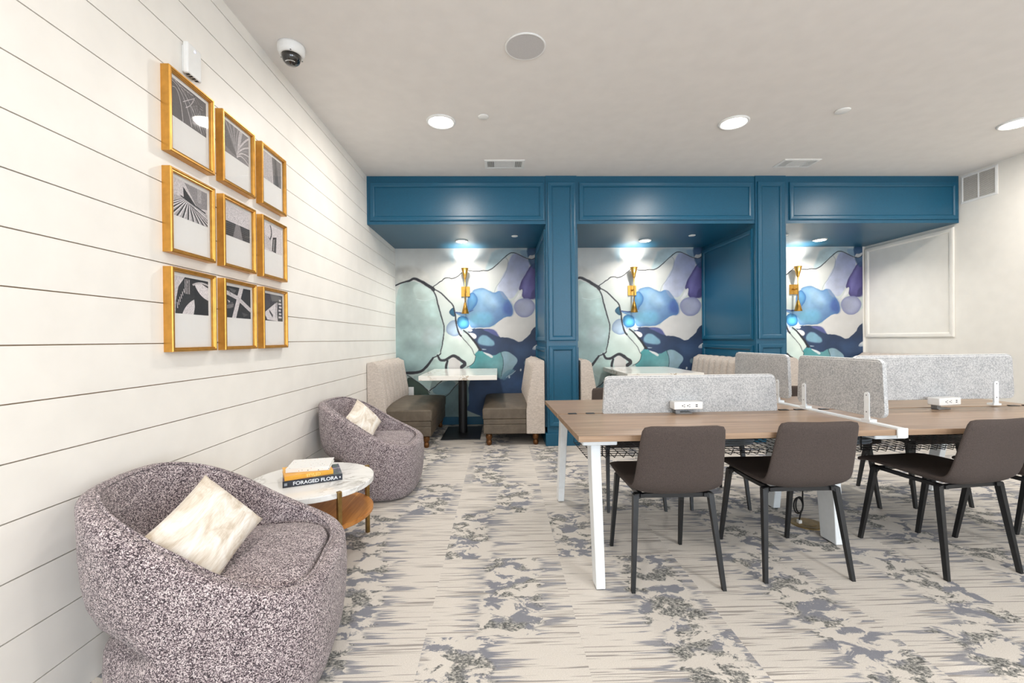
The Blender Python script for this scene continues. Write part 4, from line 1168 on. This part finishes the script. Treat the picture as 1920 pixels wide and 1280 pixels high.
t = empty('floor_box', (1.955, 2.745, 0), .0, 'round brass floor box plate in the carpet under the desk joint', 'floor outlet')
MB().lathe([(.001, .006), (.085, .006), (.095, .004), (.098, 0)], 36).build('cover_plate', M_floorplate, t)
MB().lathe([(.001, .0085), (.05, .0085), (.055, .006)], 28).build('lid', M_floorplate, t)
MB().box(-.062, -.04, -.012, .012, .006, .028).build('plug', M_white, t, bevel=.003)
pts = [(1.905, 2.745, .028), (1.905, 2.74, .06)]
for k in range(22):
    a = k * .62; pts.append((1.895 + .028 * math.cos(a), 2.735 + .01 * math.sin(a * .5), .115 + .055 * math.sin(a) + .001 * k))
pts += [(1.91, 2.72, .22), (1.90, 2.72, .30), (1.94, 2.72, .36), (1.96, 2.70, .44), (1.96, 2.70, .515)]
cable('extension_cord', pts, .0045, M_wire, 'black power cord hanging in a loop over the brass floor box', 'cable')

# ------------------------------------------------------------------ office chairs
def chair_master():
    """faces +Y, origin under the seat middle"""
    t = empty('side_chair', (0, 0, 0))
    # profile from front lip of the seat to the top of the back (y, z, half width, side lift)
    prof = [(.262, .452, .190, .000), (.255, .470, .205, .002), (.20, .478, .218, .008), (.08, .470, .225, .018), (-.06, .462, .226, .026), (-.15, .460, .224, .030),
            (-.205, .466, .221, .026), (-.238, .490, .217, .018), (-.255, .53, .213, .012), (-.275, .62, .207, .010), (-.296, .71, .200, .008), (-.312, .775, .194, .006), (-.316, .797, .186, .004)]
    nt_ = 12; rings = []
    for i, (y, z, hw, lift) in enumerate(prof):
        a = prof[max(i - 1, 0)]; b = prof[min(i + 1, len(prof) - 1)]
        ty, tz = b[0] - a[0], b[1] - a[1]; l = math.hypot(ty, tz); ny, nz = -tz / l, ty / l     # normal
        if nz < 0 or (nz < .5 and ny < 0): ny, nz = -ny, -nz
        # inner side is up / forward
        if i < 6: ny, nz = (ny, nz) if nz > 0 else (-ny, -nz)
        else: ny, nz = (ny, nz) if ny > 0 else (-ny, -nz)
        th = .017 if 0 < i < len(prof) - 1 else .010
        up, dn = [], []
        for k in range(nt_ + 1):
            u = -1 + 2 * k / nt_
            e = abs(u) ** 3 * lift
            tk = th * (1 - .55 * abs(u) ** 6)
            yy, zz = y + ny * e, z + nz * e
            if i >= len(prof) - 3:
                zz += .010 * (u * u - .4) * (1 if i >= len(prof) - 2 else .5)
            up.append((u * hw, yy + ny * tk, zz + nz * tk)); dn.append((u * hw, yy - ny * tk, zz - nz * tk))
        rings.append(up + dn[::-1])
    m = MB().loft(rings)
    m.build('seat_shell', M_uphol, t, smooth=True, sub=1)
    fz = .438
    m = MB()
    for s in (-1, 1): m.tube([(s * .155, -.19, fz), (s * .165, 0, fz), (s * .155, .20, fz)], .013, 4)
    for y in (-.17, .16): m.tube([(-.19, y, fz - .002), (.19, y, fz - .002)], .014, 4)
    for s in (-1, 1):
        for y in (-.12, .12): m.tube([(s * .15, y, fz), (s * .15, y, fz + .02)], .012, 6)
    m.build('under_frame', M_black, t)
    for sx, sy in ((-1, -1), (1, -1), (-1, 1), (1, 1)):
        x1 = .217 if sy < 0 else .200; y1 = -.233 if sy < 0 else .235
        yt = -.17 if sy < 0 else .16
        m = MB().loft([[(sx * .165 + 0, yt - .013, fz - .015), (sx * .165, yt + .013, fz - .015), (sx * .165, yt + .013, fz + .010), (sx * .165, yt - .013, fz + .010)],
                       [(sx * .186, yt - .015, fz - .024), (sx * .186, yt + .015, fz - .024), (sx * .190, yt + .015, fz + .008), (sx * .190, yt - .015, fz + .008)]])
        m.bar((sx * .183, yt, fz + .004), (sx * x1, y1, 0), (.026, .028), (.017, .020))
        m.build('leg', M_black, t)
    return t
ch = chair_master()
seatlab = {}
near = [((.835, 2.275), 0, 'dark brown upholstered chair backed to the room, at the white end legs of the desk'),
        ((1.502, 2.33), 0, 'dark brown upholstered chair backed to the room, beside the desk joint and bluish screen'),
        ((2.36, 2.335), 7, 'dark brown upholstered chair backed to the room, turned askew beside the desk joint'),
        ((2.90, 2.30), 3, 'dark brown upholstered chair backed to the room, next to the askew chair')]
far = [((.937, 3.225), 180, 'dark brown upholstered chair across the desk facing the room, at the end legs'),
       ((1.53, 3.225), 178, 'dark brown upholstered chair across the desk facing the room, behind the bluish screen'),
       ((2.425, 3.20), 181, 'dark brown upholstered chair across the desk facing the room, beyond the short dividers'),
       ((3.07, 3.19), 180, 'dark brown upholstered chair across the desk facing the room, behind the raised long screen')]
first = True
for (xy, a, lab) in near + far:
    o = ch if first else copy_tree(ch); first = False
    place(o, (xy[0], xy[1], 0), math.radians(a), lab, 'chair', 'chairs around the bench desk')
